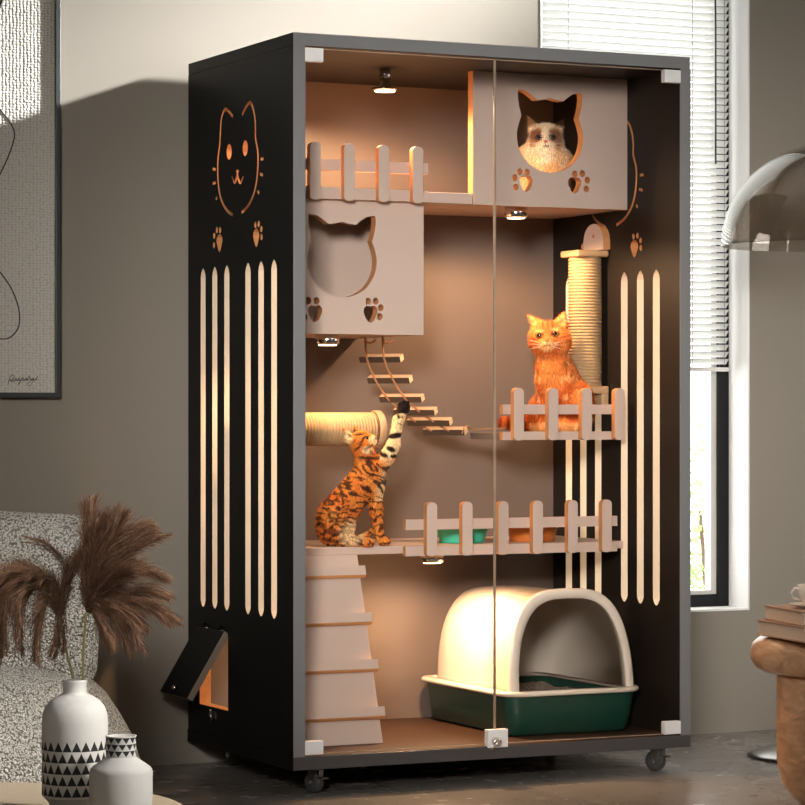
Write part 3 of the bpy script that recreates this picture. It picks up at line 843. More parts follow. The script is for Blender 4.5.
def mixc(a, b_, t): t = max(0, min(1, t)); return tuple(a[i]*(1-t)+b_[i]*t for i in range(3))
def sm(a, b_, x): t = max(0, min(1, (x-a)/(b_-a))); return t*t*(3-2*t)
def disc(x, z, cx_, cz, rx, rz, soft=.35, rot=0):
    dx, dz = x-cx_, z-cz
    if rot: c_, s_ = math.cos(rot), math.sin(rot); dx, dz = dx*c_+dz*s_, -dx*s_+dz*c_
    d = math.hypot(dx/rx, dz/rz); return 1-sm(1-soft, 1+soft, d)
def fur_strands(me, V, n, L, flow, parent, s, seedv, keep=None):
    """short coat: thin hair blades rooted in the skin, laid along the flow"""
    rr = random.Random(seedv); col = np.zeros(len(V)*4, np.float32); me.color_attributes['Col'].data.foreach_get('color', col); col = col.reshape(-1, 4)
    no = [v.normal.copy() for v in me.vertices]; co = [v.co.copy() for v in me.vertices]
    vs, fs, cs_ = [], [], []
    for _ in range(n):
        i = rr.randrange(len(co))
        if keep and not keep(*V[i]): continue
        nn = no[i]; fl_ = Vector(flow(*V[i])); t = fl_-nn*fl_.dot(nn)
        if t.length < .1: t = nn.orthogonal()
        t.normalize(); d = (t*1.0+nn*.38+Vector((rr.gauss(0, .2), rr.gauss(0, .2), rr.gauss(0, .2)))).normalized()
        w_ = nn.cross(d)
        if w_.length < 1e-3: continue
        w_.normalize(); ll = L*s*rr.uniform(.6, 1.3); ww = .16*s*rr.uniform(.7, 1.3)*1.3
        p = co[i]-nn*.2*s; k_ = len(vs)
        vs += [p-w_*ww, p+w_*ww, p+d*ll]; fs.append((k_, k_+1, k_+2))
        f_ = rr.uniform(.85, 1.25); cs_ += [[*(min(1, c_*f_) for c_ in col[i][:3]), 1]]*3
    m2 = bpy.data.meshes.new('coat'); m2.from_pydata(vs, [], fs); m2.update()
    ca = m2.color_attributes.new('Col', 'FLOAT_COLOR', 'POINT'); ca.data.foreach_set('color', np.array(cs_, np.float32).ravel())
    m2.materials.append(M['fur']); o = bpy.data.objects.new('coat', m2); COL.objects.link(o); o.parent = parent; o['kind'] = 'stuff'
    return o
def eyes(cat, s, lst, iris):
    for (x, y, z, r_, dx, dz) in lst:
        b_ = MB(); b_.sphere((x*s, y*s, z*s), r_*s); e = b_.build('eye', iris, cat)
        b_ = MB(); b_.sphere(((x+dx)*s, (y-r_*.62)*s, (z+dz)*s), r_*.66*s); b_.build('pupil', M['pupil'], e)
def whisk(cat, s, roots):
    for (x, y, z, dx, dz) in roots:
        b_ = MB()
        b_.tube([(x*s, y*s, z*s), ((x+dx*.5)*s, (y-2)*s, (z+dz*.6)*s), ((x+dx)*s, (y-1)*s, (z+dz)*s)], [.0005, .0003, .0002], 4)
        b_.build('whisker', M['whisker'], cat)

# --- spotted cat reaching up on the lower shelf
BP = at(350, 546, 'Z', .5925); BP = Vector((BP.x, BP.y, .5925))
_d = (BP-CAM).x*FX+(BP-CAM).y*FY; SB = _d/FP
C = 'c'; E_ = 'e'
pr = [(E_, (-15, -2, 25), (20, 15, 25.5), ('Y', 12)),
      (C, (-12, 0, 32), (15, 0, 68), 19, 15.5), (E_, (20, 0, 66), (16.5, 13, 18)),
      (C, (17, 0, 80), (13, 0, 97), 13, 10.5),
      (E_, (11, 0, 104), (12.5, 11, 11.5), ('Y', -20)), (E_, (21, -1, 105), (6.5, 6.5, 5.5), ('Y', -20)), (E_, (15, -5, 99), (7, 6, 6)),
      (E_, (13, -1, 96), (9, 8, 7)),
      (C, (28, -4, 78), (38, -5, 90), 9.5, 7.5), (C, (38, -5, 90), (43.5, -5, 101), 7.5, 6.2), (C, (43.5, -5, 101), (49, -4, 128), 5.8, 5.2), (C, (49, -4, 128), (54, -4, 138), 5.2, 5.0),
      (E_, (54, -5, 139), (5.2, 4.5, 5.2)), (C, (53, -7, 141), (53.5, -8.5, 144.5), 2.3, 1.9, {'k': 1}), (C, (56.5, -6.5, 140.5), (58, -8, 143.5), 2.3, 1.9, {'k': 1}), (C, (50.5, -6.5, 139.5), (50, -8, 142.5), 2.1, 1.7, {'k': 1}),
      (C, (24, 3, 60), (26, 4, 34), 10, 6.3), (C, (26, 4, 34), (30, 3, 9), 6.3, 4.6), (E_, (34.5, 1, 4.6), (6.5, 5, 4.4)),
      (E_, (-11, -9, 20), (17, 9, 19.5), ('Y', 10)), (C, (-6, -11, 6), (17, -12, 4.5), 6, 4.3), (E_, (19, -12, 4.2), (6, 4.6, 4)),
      (C, (-24, 9, 6), (-8, 13, 4.5), 4.5, 4), (C, (-8, 13, 4.5), (10, 12, 6), 4, 3.8), (C, (10, 12, 6), (23, 9, 15), 3.8, 3),
      # ears
      (C, (1, -6, 107), (-6, -9, 117), 5.6, .9, {'k': 2}), (E_, (-3.5, -12, 112), (2.4, 3, 4.5), ('Y', -30), {'k': 1.2, 'cut': 1}), (C, (7, 4, 113), (4.5, 3, 120), 4.0, .8, {'k': 2}),
      ]
me, V = sdf_mesh('bengal_cat', pr, 4.5, .85, SB)
OR, OR2, DK, CR = srgb(228, 140, 58)[:3], srgb(210, 108, 36)[:3], srgb(42, 16, 8)[:3], srgb(250, 214, 158)[:3]
def beng(x, y, z):
    w = nz(x, y, z, .09)*5
    c_ = mixc(OR, OR2, .5+nz(x, y, z, .05))
    # pale chest, belly and inside of legs
    c_ = mixc(c_, CR, .85*sm(26, 38, x+.25*(70-z)+w) if z < 84 and z > 45 else 0)
    c_ = mixc(c_, CR, .75*disc(x, z, 2, 12, 12, 14))
    # raised arm
    if x > 30 and z > 80:
        c_ = mixc(c_, CR, sm(80, 92, z))
        st = max(disc(x, z, 46, 110.5, 9, 2.8, .2, .15), disc(x, z, 41, 97, 5, 2.6, .3, -.4), disc(x, z, 33, 92, 6, 2.4, .3, -.5), disc(x, z, 44, 90, 4, 2, .3), .7*disc(x, z, 50, 122, 3, .9, .4, -.5))
        st = max(st, sm(128, 132, z+nz(x, y, z, .3)*6))
        return mixc(c_, srgb(30, 12, 6)[:3], st)
    if z > 90:      # head
        c_ = mixc(c_, CR, max(disc(x, z, 24, 106, 5, 5), disc(x, z, -3.5, 107, 6, 8), .8*disc(x, z, 18, 96, 6, 4)))
        st = max(disc(x, z, 13, 106, 6, 1.0, .5, 1.0), disc(x, z, 16, 109, 4.5, .9, .5, .3), disc(x, z, 9, 111.5, 6, .9, .5, .1), disc(x, z, 9, 99, 6, 1.0, .5, .7), disc(x, z, 4, 116, 1.2, 3, .5), .8*disc(x, z, 26.5, 107.5, 2, 1.6))
        st = max(st, .7*sm(.25, .4, nz(x*.5, y, z*1.4, .22)))
        return mixc(c_, DK, st)
    if x > 19 and z < 48-abs(nz(x, y, z, .2))*8:      # straight foreleg: rings
        st = sm(.15, .45, math.sin(z*.75+nz(x, y, z, .18)*4)+nz(x, y, z, .25)*.8)
        return mixc(c_, DK, st*.9)
    # body: broken bands, rosettes on the haunch
    a = R(-28) if z > 42 else R(-8); u = x*math.cos(a)+z*math.sin(a); v = -x*math.sin(a)+z*math.cos(a)
    n1 = noise.noise(Vector((u*.11, y*.08, v*.40+nz(u, y, v, .07)*1.9)))
    st = sm(.02, .16, n1)
    if z < 55 and x < 0: 
        n2 = noise.noise(Vector((u*.22+7, y*.1, v*.34))); st = max(st*.8, sm(.12, .24, n2))
    st *= 1-.5*disc(x, z, 2, 12, 10, 10)
    ring = disc(x, z, 20, 88+.25*(x-20), 14, 1.6, .4, -.3)
    return mixc(c_, DK, max(st, ring)*.93)
paint(me, V, beng); me.materials.append(M['fur'])
bc = bpy.data.objects.new('bengal_cat', me); COL.objects.link(bc); bc.location = BP; bc.rotation_euler = (0, 0, R(YAW))
tag(bc, 'spotted gold cat sitting on the lower shelf, one paw raised to the ladder', 'cat')
eyes(bc, SB, [(17.0, -8.2, 107.5, 1.9, .5, .6)], M['eye_amber'])
whisk(bc, SB, [(23, -5, 105, 8, -3), (23, -5, 104, 7, -6), (23, -5, 106, 9, 0)])
fur_strands(me, V, 14000, 3.0, lambda x, y, z: (-.4, -.1, -.9) if z < 100 else (-.9, 0, -.3), bc, SB, 1)

# --- orange cat on the perch
OP = Vector((at(553, 432, 'Y', .385).x, .385, .8845))
_d = (OP-CAM).x*FX+(OP-CAM).y*FY; SO = _d/FP
ayO = CY-(.8845-.94)/_d*FP
pr = [(E_, (7, 6, 22), (31, 20, 25)), (C, (9, 4, 26), (3, 0, 55), 26, 19), (C, (1, 0, 55), (-2, -1, 78), 20, 16.5),
      (E_, (-4, -3, 95), (20.5, 17, 16.5)), (E_, (-14, -8, 88.5), (10, 10, 9)), (E_, (7, -8, 89), (10.5, 10, 9.5)), (E_, (-7, -18, 88), (7.5, 6, 5.5)), (E_, (-7, -16, 83), (5, 5, 4)), (E_, (-6, -16, 95), (4, 5, 6)),
      (E_, (-3, -10, 62), (15, 12, 18)),
      (C, (-9, -13, 48), (-9, -19, 8), 9.5, 6.5), (E_, (-9, -22, 5.5), (7.5, 8, 5.5)),
      (C, (9, -12, 46), (10, -19, 8), 9.5, 6.5), (E_, (10, -22, 5.5), (7.5, 8, 5.5)),
      (E_, (28, -4, 25), (14, 17, 26)), (C, (17, 2, 38), (8, 0, 62), 18, 14), (E_, (21, -20, 5.5), (8, 9, 5.5)), (E_, (-15, -2, 18), (12, 15, 18)),
      (C, (-18, 6, 8), (-34, -3, 9), 7.5, 7), (C, (-34, -3, 9), (-49, -6, 10), 7, 6.6),
      (C, (-16, -2, 106), (-24, -2, 116), 6.5, 1.2, {'k': 2.5}), (C, (-12, -1, 108), (-23, -1.5, 115), 4.5, 1.2, {'k': 2.5}),
      (C, (8, -2, 107), (11.5, -2, 119.5), 7.5, 1.2, {'k': 2.5}), (C, (4, -2, 108), (10, -2, 118), 4.5, 1.5, {'k': 2.5}),
      (E_, (-20, -8, 110), (3.2, 3.5, 5.5), ('Y', 35), {'k': 1.5, 'cut': 1}), (E_, (9.5, -9.5, 111.5), (3.6, 4.0, 6), ('Y', -15), {'k': 1.5, 'cut': 1}),
      (E_, (-14.3, -20.5, 96.5), (4, 3.6, 3.2), {'k': 1.5, 'cut': 1}), (E_, (1.3, -21.0, 98), (4, 3.8, 3.2), {'k': 1.5, 'cut': 1})]
me, V = sdf_mesh('orange_cat', pr, 6, 1.0, SO)
O1, O2, O3, OC = srgb(226, 134, 62)[:3], srgb(196, 94, 38)[:3], srgb(138, 54, 20)[:3], srgb(250, 196, 128)[:3]
def orng(x, y, z):
    c_ = mixc(O1, O2, .5+1.2*nz(x, y, z, .08))
    if z > 78:
        c_ = mixc(c_, OC, max(.75*disc(x, z, -7, 86, 8, 5), .5*disc(x, z, -14, 101, 4, 1.5), .5*disc(x, z, 1, 102.5, 4, 1.5)))
        # forehead and cheek lines
        st = max(disc(x, z, -6, 107, .9, 4.5, .5), disc(x, z, -10.5, 107, .9, 4, .5), disc(x, z, -1.5, 107.5, .9, 4, .5), disc(x, z, 9, 95, 6, .9, .5, .25), disc(x, z, 9, 90.5, 6, .9, .5, .1), disc(x, z, -19.5, 93, 4, .9, .5, -.3))
        c_ = mixc(c_, O3, .7*st)
        if y < -14: c_ = mixc(c_, srgb(200, 88, 66)[:3], disc(x, z, -7, 91, 2.2, 1.3, .3)); c_ = mixc(c_, O3, max(.9*disc(x, z, -7, 88, .6, 1.8, .4), .8*disc(x, z, -9.5, 86.2, 2.0, .6, .4, .3), .8*disc(x, z, -4.5, 86.2, 2.0, .6, .4, -.3)))
        if y < -8: c_ = mixc(c_, srgb(70, 25, 8)[:3], .9*max(disc(x, z, -14.3, 96.5, 4.2, 3.2, .25, -.2), disc(x, z, 1.3, 98, 4.2, 3.2, .25, .2)))
        if z > 106 and y < -3: c_ = mixc(c_, srgb(246, 170, 110)[:3], .7*max(disc(x, z, -20.5, 111, 3, 5, .3, .6), disc(x, z, 9.5, 112, 3.4, 6, .3, -.2)))
        return c_
    st = sm(.1, .4, noise.noise(Vector((x*.06, y*.06, z*.17+nz(x, y, z, .05)*1.5))))
    c_ = mixc(c_, O3, .5*st)
    c_ = mixc(c_, OC, .6*sm(.15, .5, noise.noise(Vector((x*.25, y*.25, z*.10+5)))))
    c_ = mixc(c_, O3, .5*sm(.15, .5, noise.noise(Vector((x*.22+9, y*.22, z*.11)))))
    c_ = mixc(c_, O1, .7*disc(x, z, -3, 62, 12, 16))
    c_ = mixc(c_, O2, .5*disc(x, z, -2, 77, 15, 3.5))
    if z < 10: c_ = mixc(c_, OC, .4)
    if x < -24: c_ = mixc(O2, O3, sm(0, .5, math.sin(x*.8)))
    return c_
paint(me, V, orng); me.materials.append(M['fur'])
oc = bpy.data.objects.new('orange_cat', me); COL.objects.link(oc); oc.location = OP; oc.rotation_euler = (0, 0, R(YAW))
tag(oc, 'fluffy orange tabby cat sitting on the upper right perch behind its fence', 'cat')
eyes(oc, SO, [(-14.3, -16.6, 96.5, 3.5, -.5, .5), (1.3, -17.2, 98, 3.5, -.5, .5)], M['eye_amber'])
whisk(oc, SO, [(-12, -21, 87, -14, 1), (-12, -21, 86, -13, -3), (-12, -21, 88, -13, 4), (-2, -21, 87, 15, 0), (-2, -21, 86, 14, -4), (-2, -21, 88, 14, 3)])
fur_strands(me, V, 16000, 4.0, lambda x, y, z: (0.02*x, -.1, -.95) if z < 84 else (.05*(x+7), .6, -.25+(z-90)*.03), oc, SO, 2,
            keep=lambda x, y, z: not (y < -12 and (math.hypot(x+14.3, z-96.5) < 5 or math.hypot(x-1.3, z-98) < 5 or math.hypot((x+7)*.6, z-90) < 3)))

# --- cream cat looking out of the upper box
GP = Vector((at(545.5, 150, 'Y', .42).x, .42, 1.5135))
_d = (GP-CAM).x*FX+(GP-CAM).y*FY; SG = _d/FP
gz = CY-(1.5135-.94)/_d*FP          # photo row of its base
hz = gz-138                          # head centre height in photo pixels
pr = [(E_, (0, 12, 20), (26, 24, 22)), (C, (0, 6, 26), (0, 1, 42), 26, 20), (E_, (0, -3, 40), (25, 13, 16)), (E_, (-15, -2, 45), (15, 11, 12)), (E_, (13, -2, 41), (14, 11, 12)),
      (E_, (0, 0, hz), (16.5, 14, 14.5)), (E_, (-8, -5, hz-6), (9.5, 8.5, 8)), (E_, (8, -5, hz-6), (9.5, 8.5, 8)), (E_, (-1, -14, hz-7.5), (6, 5, 4.5)), (E_, (-1, -12, hz-11), (4, 4.5, 3.5)), (E_, (-1, -12.5, hz-1), (3.6, 4, 5.5)),
      (C, (-10, -8, 30), (-9, -17, 4), 8, 6), (C, (9, -8, 30), (8, -17, 4), 8, 6),
      (C, (-11, 0, hz+9), (-16.5, 0, hz+20.5), 6, 1.0, {'k': 2.5}), (C, (11, 0, hz+8), (16.5, 0, hz+17.5), 6, 1.0, {'k': 2.5}),
      (E_, (-14, -6.5, hz+13.5), (2.8, 3.2, 5.2), ('Y', 22), {'k': 1.5, 'cut': 1}), (E_, (14, -6.5, hz+11.5), (2.8, 3.2, 4.8), ('Y', -28), {'k': 1.5, 'cut': 1}),
      (E_, (-7.8, -16.4, hz-.6), (3.2, 3.2, 2.6), {'k': 1.2, 'cut': 1}), (E_, (6.8, -16.4, hz-.6), (3.2, 3.2, 2.6), {'k': 1.2, 'cut': 1})]
me, V = sdf_mesh('cream_cat', pr, 5, .85, SG)
W1, W2, MB1, MB2 = srgb(250, 228, 196)[:3], srgb(226, 176, 120)[:3], srgb(120, 66, 36)[:3], srgb(74, 36, 20)[:3]
def rag(x, y, z):
    zz = z-hz
    c_ = mixc(W1, W2, .45+nz(x, y, z, .09))
    if zz > -14:
        msk = max(disc(x, zz, -9, 1, 7.5, 7, .35, .5), disc(x, zz, 8.5, 1, 7.5, 7, .35, -.5), .9*disc(x, zz, 12, -5, 4, 7, .4), .7*disc(x, zz, -13, -5, 3, 6, .4))
        c_ = mixc(c_, MB1, msk*.9)
        c_ = mixc(c_, W1, max(disc(x, zz, -1, 4, 3.0, 10, .3), disc(x, zz, -1, -9, 7.5, 5.5, .3), .8*disc(x, zz, -1, 12, 9, 3.5, .4)))
        er = max(sm(8, 13, zz) if abs(x) > 9 else 0, 0)
        c_ = mixc(c_, mixc(MB2, W2, .75 if (y < -3.5 and abs(x) > 10) else (.35 if x < 0 else 0)), er)
        if y < -8:
            c_ = mixc(c_, MB2, .9*max(disc(x, zz, -7.8, -.6, 3.6, 2.7, .2), disc(x, zz, 6.8, -.6, 3.6, 2.7, .2)))
            c_ = mixc(c_, srgb(196, 110, 84)[:3], disc(x, zz, -1, -5.2, 2.0, 1.4, .3)); c_ = mixc(c_, MB2, .8*max(disc(x, zz, -1, -8, .5, 1.4, .4), disc(x, zz, -2.9, -10, 2.2, .6, .4, .3), disc(x, zz, .9, -10, 2.2, .6, .4, -.3)))
    else:
        c_ = mixc(c_, srgb(196, 140, 88)[:3], .45*sm(8, 24, abs(x))+.2*nz(x, y, z, .2))
    return c_
paint(me, V, rag); me.materials.append(M['fur'])
gc = bpy.data.objects.new('cream_cat', me); COL.objects.link(gc); gc.location = GP; gc.rotation_euler = (0, 0, R(YAW))
tag(gc, 'cream cat with brown face mask looking out of the upper right cat-shaped hole', 'cat')
eyes(gc, SG, [(-7.8, -12.9, hz-.6, 2.9, .3, 0), (6.8, -12.9, hz-.6, 2.9, .3, 0)], M['eye_blue'])
whisk(gc, SG, [(-5, -17, hz-8, -14, 1), (-5, -17, hz-9, -13, -3), (4, -17, hz-8, 14, 1), (4, -17, hz-9, 13, -3)])
fur_strands(me, V, 12000, 4.2, lambda x, y, z: (0.03*x, -.1, -.95) if z < hz-10 else (.08*(x+1), .5, -.1+(z-hz)*.04), gc, SG, 3,
            keep=lambda x, y, z: not (y < -9 and (math.hypot(x+7.8, z-hz+.6) < 4 or math.hypot(x-6.8, z-hz+.6) < 4 or math.hypot((x+1)*.7, z-hz+6) < 2.6)))

# ------------------------------------------------------------------ wall picture
pr_x1 = at(60, 398, 'Y', WY-.02).x; pz0 = at(60, 398, 'Y', WY-.02).z
pic = tag(empty('wall_picture', (pr_x1-.45, WY, pz0)), 'large framed line drawing on woven canvas on the left wall', 'picture')
b = MB(); w = .014; X0, X1, Z1 = -.45, .45, 1.35
b.box(X0, X1, -.028, -.001, 0, w); b.box(X0, X1, -.028, -.001, Z1-w, Z1); b.box(X0, X0+w, -.028, -.001, w, Z1-w); b.box(X1-w, X1, -.028, -.001, w, Z1-w)
b.build('frame', M['picframe'], pic, bevel=.0015)
boxo('canvas', M['canvas'], pic, X0+w, X1-w, -.018, -.002, w, Z1-w, bevel=0)
def ink(pts, r_, n=6):
    P_ = [at(x, y, 'Y', WY-.0185)-pic.location for x, y in pts]
    return catmull([tuple(p) for p in P_], n)
b = MB()
b.tube(ink([(-30, 60), (-12, 88), (0, 109), (10, 122), (14.5, 135), (10, 152), (3, 168), (-6, 186), (-18, 205), (-20, 235), (-8, 262), (3, 276), (12, 290), (18.5, 308), (19, 325), (12, 336), (2, 339), (-12, 334), (-24, 320)], 0), .0018, 6)
b.tube(ink([(-20, 30), (-4, 12), (1, 4), (2, -4), (-2, -12), (-14, -30)], 0), .003, 6)
b.build('line_drawing', M['ink'], pic)
b = MB()
b.tube(ink([(8, 384), (10, 377), (13, 375), (14, 378), (10, 381), (14, 381), (16, 378), (17, 381), (19, 378), (20, 382), (18, 385), (21, 380), (23, 378), (24, 381), (26, 378), (27, 381), (29, 376), (31, 380), (33, 378), (34, 381), (36, 379), (38, 376)], 0, 3), .0009, 5)
b.tube(ink([(9, 380), (20, 380.5), (30, 379), (39, 380)], 0, 3), .0006, 5)
b.tube(ink([(33, 381), (30, 386), (27, 384), (34, 379)], 0, 3), .0007, 5)
b.build('signature', M['ink'], pic)

# ------------------------------------------------------------------ armchair
ac = tag(empty('boucle_armchair', (dep(-60, 780, 5.9).x, dep(-60, 780, 5.9).y, 0), R(YAW)), 'off-white boucle armchair with rounded seat behind the vases', 'armchair')
b = MB(); b.lathe([(0, .42), (.12, .418), (.22, .412), (.30, .392), (.345, .35), (.375, .305), (.40, .26), (.42, .20), (.43, .13), (.425, .06), (.40, .03), (.3, .025), (0, .025)][1:-1], n=64); b.build('seat', M['boucle'], ac)
b = MB(); b.box(-.24, .305, -.10, .12, .37, .738); o = b.build('backrest', M['boucle'], ac, bevel=.055, seg=6); o.rotation_euler = (R(-2), R(3), R(6))
b = MB(); b.lathe([(.28, 0), (.30, .003), (.30, .022), (.28, .025)], n=40); tag(b.build('plinth', M['bark'], ac), 'dark round plinth')

# ------------------------------------------------------------------ coffee table, vases, pampas
ct = tag(empty('coffee_table', (-1.457, -2.007, 0)), 'round pale wooden coffee table under the vases', 'coffee table')
b = MB(); b.lathe([(.36, .275), (.368, .279), (.37, .285), (.37, .302), (.366, .309), (.36, .31)], n=96); b.build('tabletop', M['tabletop'], ct)
b = MB(); b.lathe([(.16, 0), (.16, .01), (.11, .04), (.11, .24), (.15, .275)], n=48); b.build('pedestal', M['tabletop'], ct)
def rows(b_, r_, z0, dz, nrow, n, up=True):
    """triangles row by row; material 0 = glaze, 1 = black"""
    gap = dz*.12
    for k_ in range(nrow):
        zb_, zt_ = z0+k_*dz+gap, z0+(k_+1)*dz
        ph = (k_ % 2)*.5
        def v_(i, z): a = 2*PI*(i+ph)/n; return b_.b.verts.new((r_*math.cos(a), r_*math.sin(a), z))
        lo = [v_(i, zb_) for i in range(n)]; hi_ = [v_(i+.5, zt_) for i in range(n)]
        g0 = [v_(i, zb_-gap) for i in range(n)]
        for i in range(n):
            f = b_.b.faces.new((lo[i], lo[(i+1) % n], hi_[i])); f.material_index = 1 if up else 0; f.smooth = True
            f = b_.b.faces.new((hi_[i], lo[(i+1) % n], hi_[(i+1) % n])); f.material_index = 0 if up else 1; f.smooth = True
            f = b_.b.faces.new((g0[i], g0[(i+1) % n], lo[(i+1) % n], lo[i])); f.smooth = True
dv = 4.45; s = dv/FP
p = dep(75, 812, dv)
v1 = tag(empty('tall_vase', (p.x, p.y, .3105)), 'tall white bottle vase with rows of black triangles holding pampas grass', 'vase')
b = MB(); zz = lambda y: (812-y)*s
b.lathe([(22*s, 0), (23*s, zz(809)), (27*s, zz(801)), (31.5*s, zz(796.5)), (33*s, zz(795))], n=44)
b.lathe([(33*s, zz(795)), (33*s, zz(716)-11*s*5+ (11*5*s)*0)] if False else [(32.99*s, zz(795)), (32.99*s, zz(794.9))], n=44, cap=False)
rows(b, 33*s, zz(795), 11.2*s, 5, 22)
zt = (795-5*11.2)
b.lathe([(33*s, zz(zt)), (33*s, zz(722)), (32*s, zz(713)), (29*s, zz(706)), (24*s, zz(700)), (17*s, zz(696)), (12.5*s, zz(693.5)), (12*s, zz(691)), (12.2*s, zz(682)), (12.6*s, zz(680)), (10.5*s, zz(680)), (10*s, zz(700)), (24*s, zz(715)), (28*s, zz(780)), (0.1*s, zz(800))], n=44, cap=False)
v1o = b.build('vase_body', [M['vase'], M['vaseblack']], v1)
dv2 = 4.36; s2 = dv2/FP; p2 = dep(121, 820, dv2)
v2 = tag(empty('short_vase', (p2.x, p2.y, .3105)), 'short white vase with black triangles round its neck, right of the tall vase', 'vase')
y2 = 412+(.94-.3105)/s2; zz = lambda y: (y2-y)*s2
b = MB(); b.lathe([(24*s2, 0), (26*s2, zz(816)), (31*s2, zz(804)), (31.6*s2, zz(798)), (31.6*s2, zz(772)), (31*s2, zz(769)), (29*s2, zz(766.5)), (16.5*s2, zz(758)), (15.3*s2, zz(756.5))], n=40)
rows(b, 15.3*s2, zz(756.5), 6.6*s2, 3, 12, up=False)
b.lathe([(15.3*s2, zz(736.7)), (15.6*s2, zz(735.5)), (13.8*s2, zz(735.5)), (13.5*s2, zz(757)), (28*s2, zz(772)), (28*s2, zz(800)), (.1*s2, zz(812))], n=40, cap=False)
b.build('vase_body', [M['vase'], M['vaseblack']], v2)

def pampas(base_px, crown_px, fronds, seedv, label, dd):
    rr = random.Random(seedv)
    org = dep(*base_px, dd)
    o = tag(empty('pampas_grass', (org.x, org.y, org.z)), label, 'pampas grass')
    Pw = lambda x, y, d_=0: dep(x, y, dd+d_)-org
    b_ = MB(); b_.tube(catmull([tuple(Pw(base_px[0], base_px[1]+14)), tuple(Pw(*base_px)), tuple(Pw((base_px[0]+crown_px[0])/2-1, (base_px[1]+crown_px[1])/2)), tuple(Pw(*crown_px))], 5), .0022, 6)
    b_.build('stem', M['stem'], o)
    vs, fs, cs_ = [], [], []
    C1, C2, C3 = srgb(146, 110, 88)[:3], srgb(88, 62, 48)[:3], srgb(190, 148, 116)[:3]
    more = []
    for (pts, wid, n) in fronds:
        more.append((pts, wid, int(n*.75)))
        for q_ in range(2):
            jx, jy = rr.gauss(0, 5), rr.gauss(0, 5); more.append(([(x+jx*(i+1)/len(pts), y+jy*(i+1)/len(pts)) for i, (x, y) in enumerate(pts)], wid*.85, int(n*.45)))
    for (pts, wid, n) in more:
        depth = rr.uniform(-.04, .05)
        full = [crown_px]+pts
        path = catmull([(x, y, depth*(i/len(pts))) for i, (x, y) in enumerate(full)], 10)
        P_ = [Pw(x, y, d_) for x, y, d_ in path]
        # spine
        for k_ in range(len(P_)-1):
            pass
        L = len(P_)
        for _ in range(int(n*1.9)):
            t = rr.random()**.85; i = min(L-2, int(t*(L-1))); f_ = t*(L-1)-i
            p0 = P_[i].lerp(P_[i+1], f_); tg = (P_[i+1]-P_[i]).normalized()
            side = Vector((rr.gauss(0, 1), rr.gauss(0, 1), rr.gauss(0, .8))); side = (side-tg*side.dot(tg)).normalized()
            env = math.sin(PI*min(1, .12+t*.88))**.6
            ln = wid*s*(.5+.9*rr.random())*env*2.1; sp_ = rr.uniform(.15, .95)
            d0 = (tg*1.0+side*sp_).normalized()
            q1 = p0+d0*ln*.5; q2 = q1+(d0*.7+tg*.35+Vector((0, 0, -.38))).normalized()*ln*.35; q3 = q2+(tg*.6+d0*.3+Vector((0, 0, -.8))).normalized()*ln*.25
            wv = tg.cross(side).normalized(); w0 = .00030*rr.uniform(.6, 1.3)
            c_ = mixc(C2, C1, rr.random()); c_ = mixc(c_, C3, rr.random()**3*.7)
            k_ = len(vs)
            for q, w_ in ((p0, w0), (q1, w0), (q2, w0*.8)): vs += [q-wv*w_, q+wv*w_]
            vs.append(q3)
            fs += [(k_, k_+1, k_+3, k_+2), (k_+2, k_+3, k_+5, k_+4), (k_+4, k_+5, k_+6)]
            cs_ += [[*c_, 1]]*7
        # slim core
    m2 = bpy.data.meshes.new('plume'); m2.from_pydata(vs, [], fs); m2.update()
    ca = m2.color_attributes.new('Col', 'FLOAT_COLOR', 'POINT'); ca.data.foreach_set('color', np.array(cs_, np.float32).ravel())
    m2.materials.append(M['plume']); pl = bpy.data.objects.new('plume', m2); COL.objects.link(pl); pl.parent = o
    return o
pampas((83, 682), (86, 612), [
    ([(85, 570), (88, 530), (91, 500)], 13, 520), ([(95, 575), (103, 540), (108, 518)], 15, 560), ([(98, 570), (115, 535), (124, 514)], 13, 480),
    ([(105, 560), (128, 535), (148, 526)], 14, 620), ([(106, 572), (132, 548), (156, 536)], 12, 560), ([(108, 590), (138, 572), (168, 579)], 12, 560),
    ([(110, 598), (140, 590), (167, 595)], 12, 560), ([(112, 602), (148, 604), (180, 622)], 12, 640), ([(105, 610), (128, 612), (146, 630)], 12, 440),
    ([(100, 606), (116, 622), (130, 655)], 12, 480), ([(92, 610), (104, 628), (112, 645)], 11, 380), ([(90, 580), (92, 555), (97, 530)], 18, 500), ([(98, 590), (112, 575), (128, 568)], 18, 620)],
    11, 'brown pampas grass plume fanning to the right out of the tall vase', 4.45)
pampas((74, 682), (60, 618), [
    ([(50, 590), (30, 575), (8, 590), (-4, 640)], 15, 800), ([(45, 585), (22, 580), (4, 600), (2, 655)], 14, 700), ([(50, 595), (34, 590), (22, 610), (22, 655)], 13, 620),
    ([(54, 600), (44, 600), (36, 625), (34, 660)], 11, 460), ([(40, 580), (15, 570), (-12, 590), (-20, 630)], 15, 500), ([(70, 585), (62, 560), (45, 543), (25, 537)], 6, 260),
    ([(55, 600), (52, 585), (40, 575), (30, 578)], 10, 360), ([(60, 605), (58, 620), (55, 640), (50, 655)], 9, 260), ([(64, 590), (70, 570), (80, 555)], 13, 420)],
    12, 'brown pampas grass plume drooping to the left out of the tall vase', 4.47)

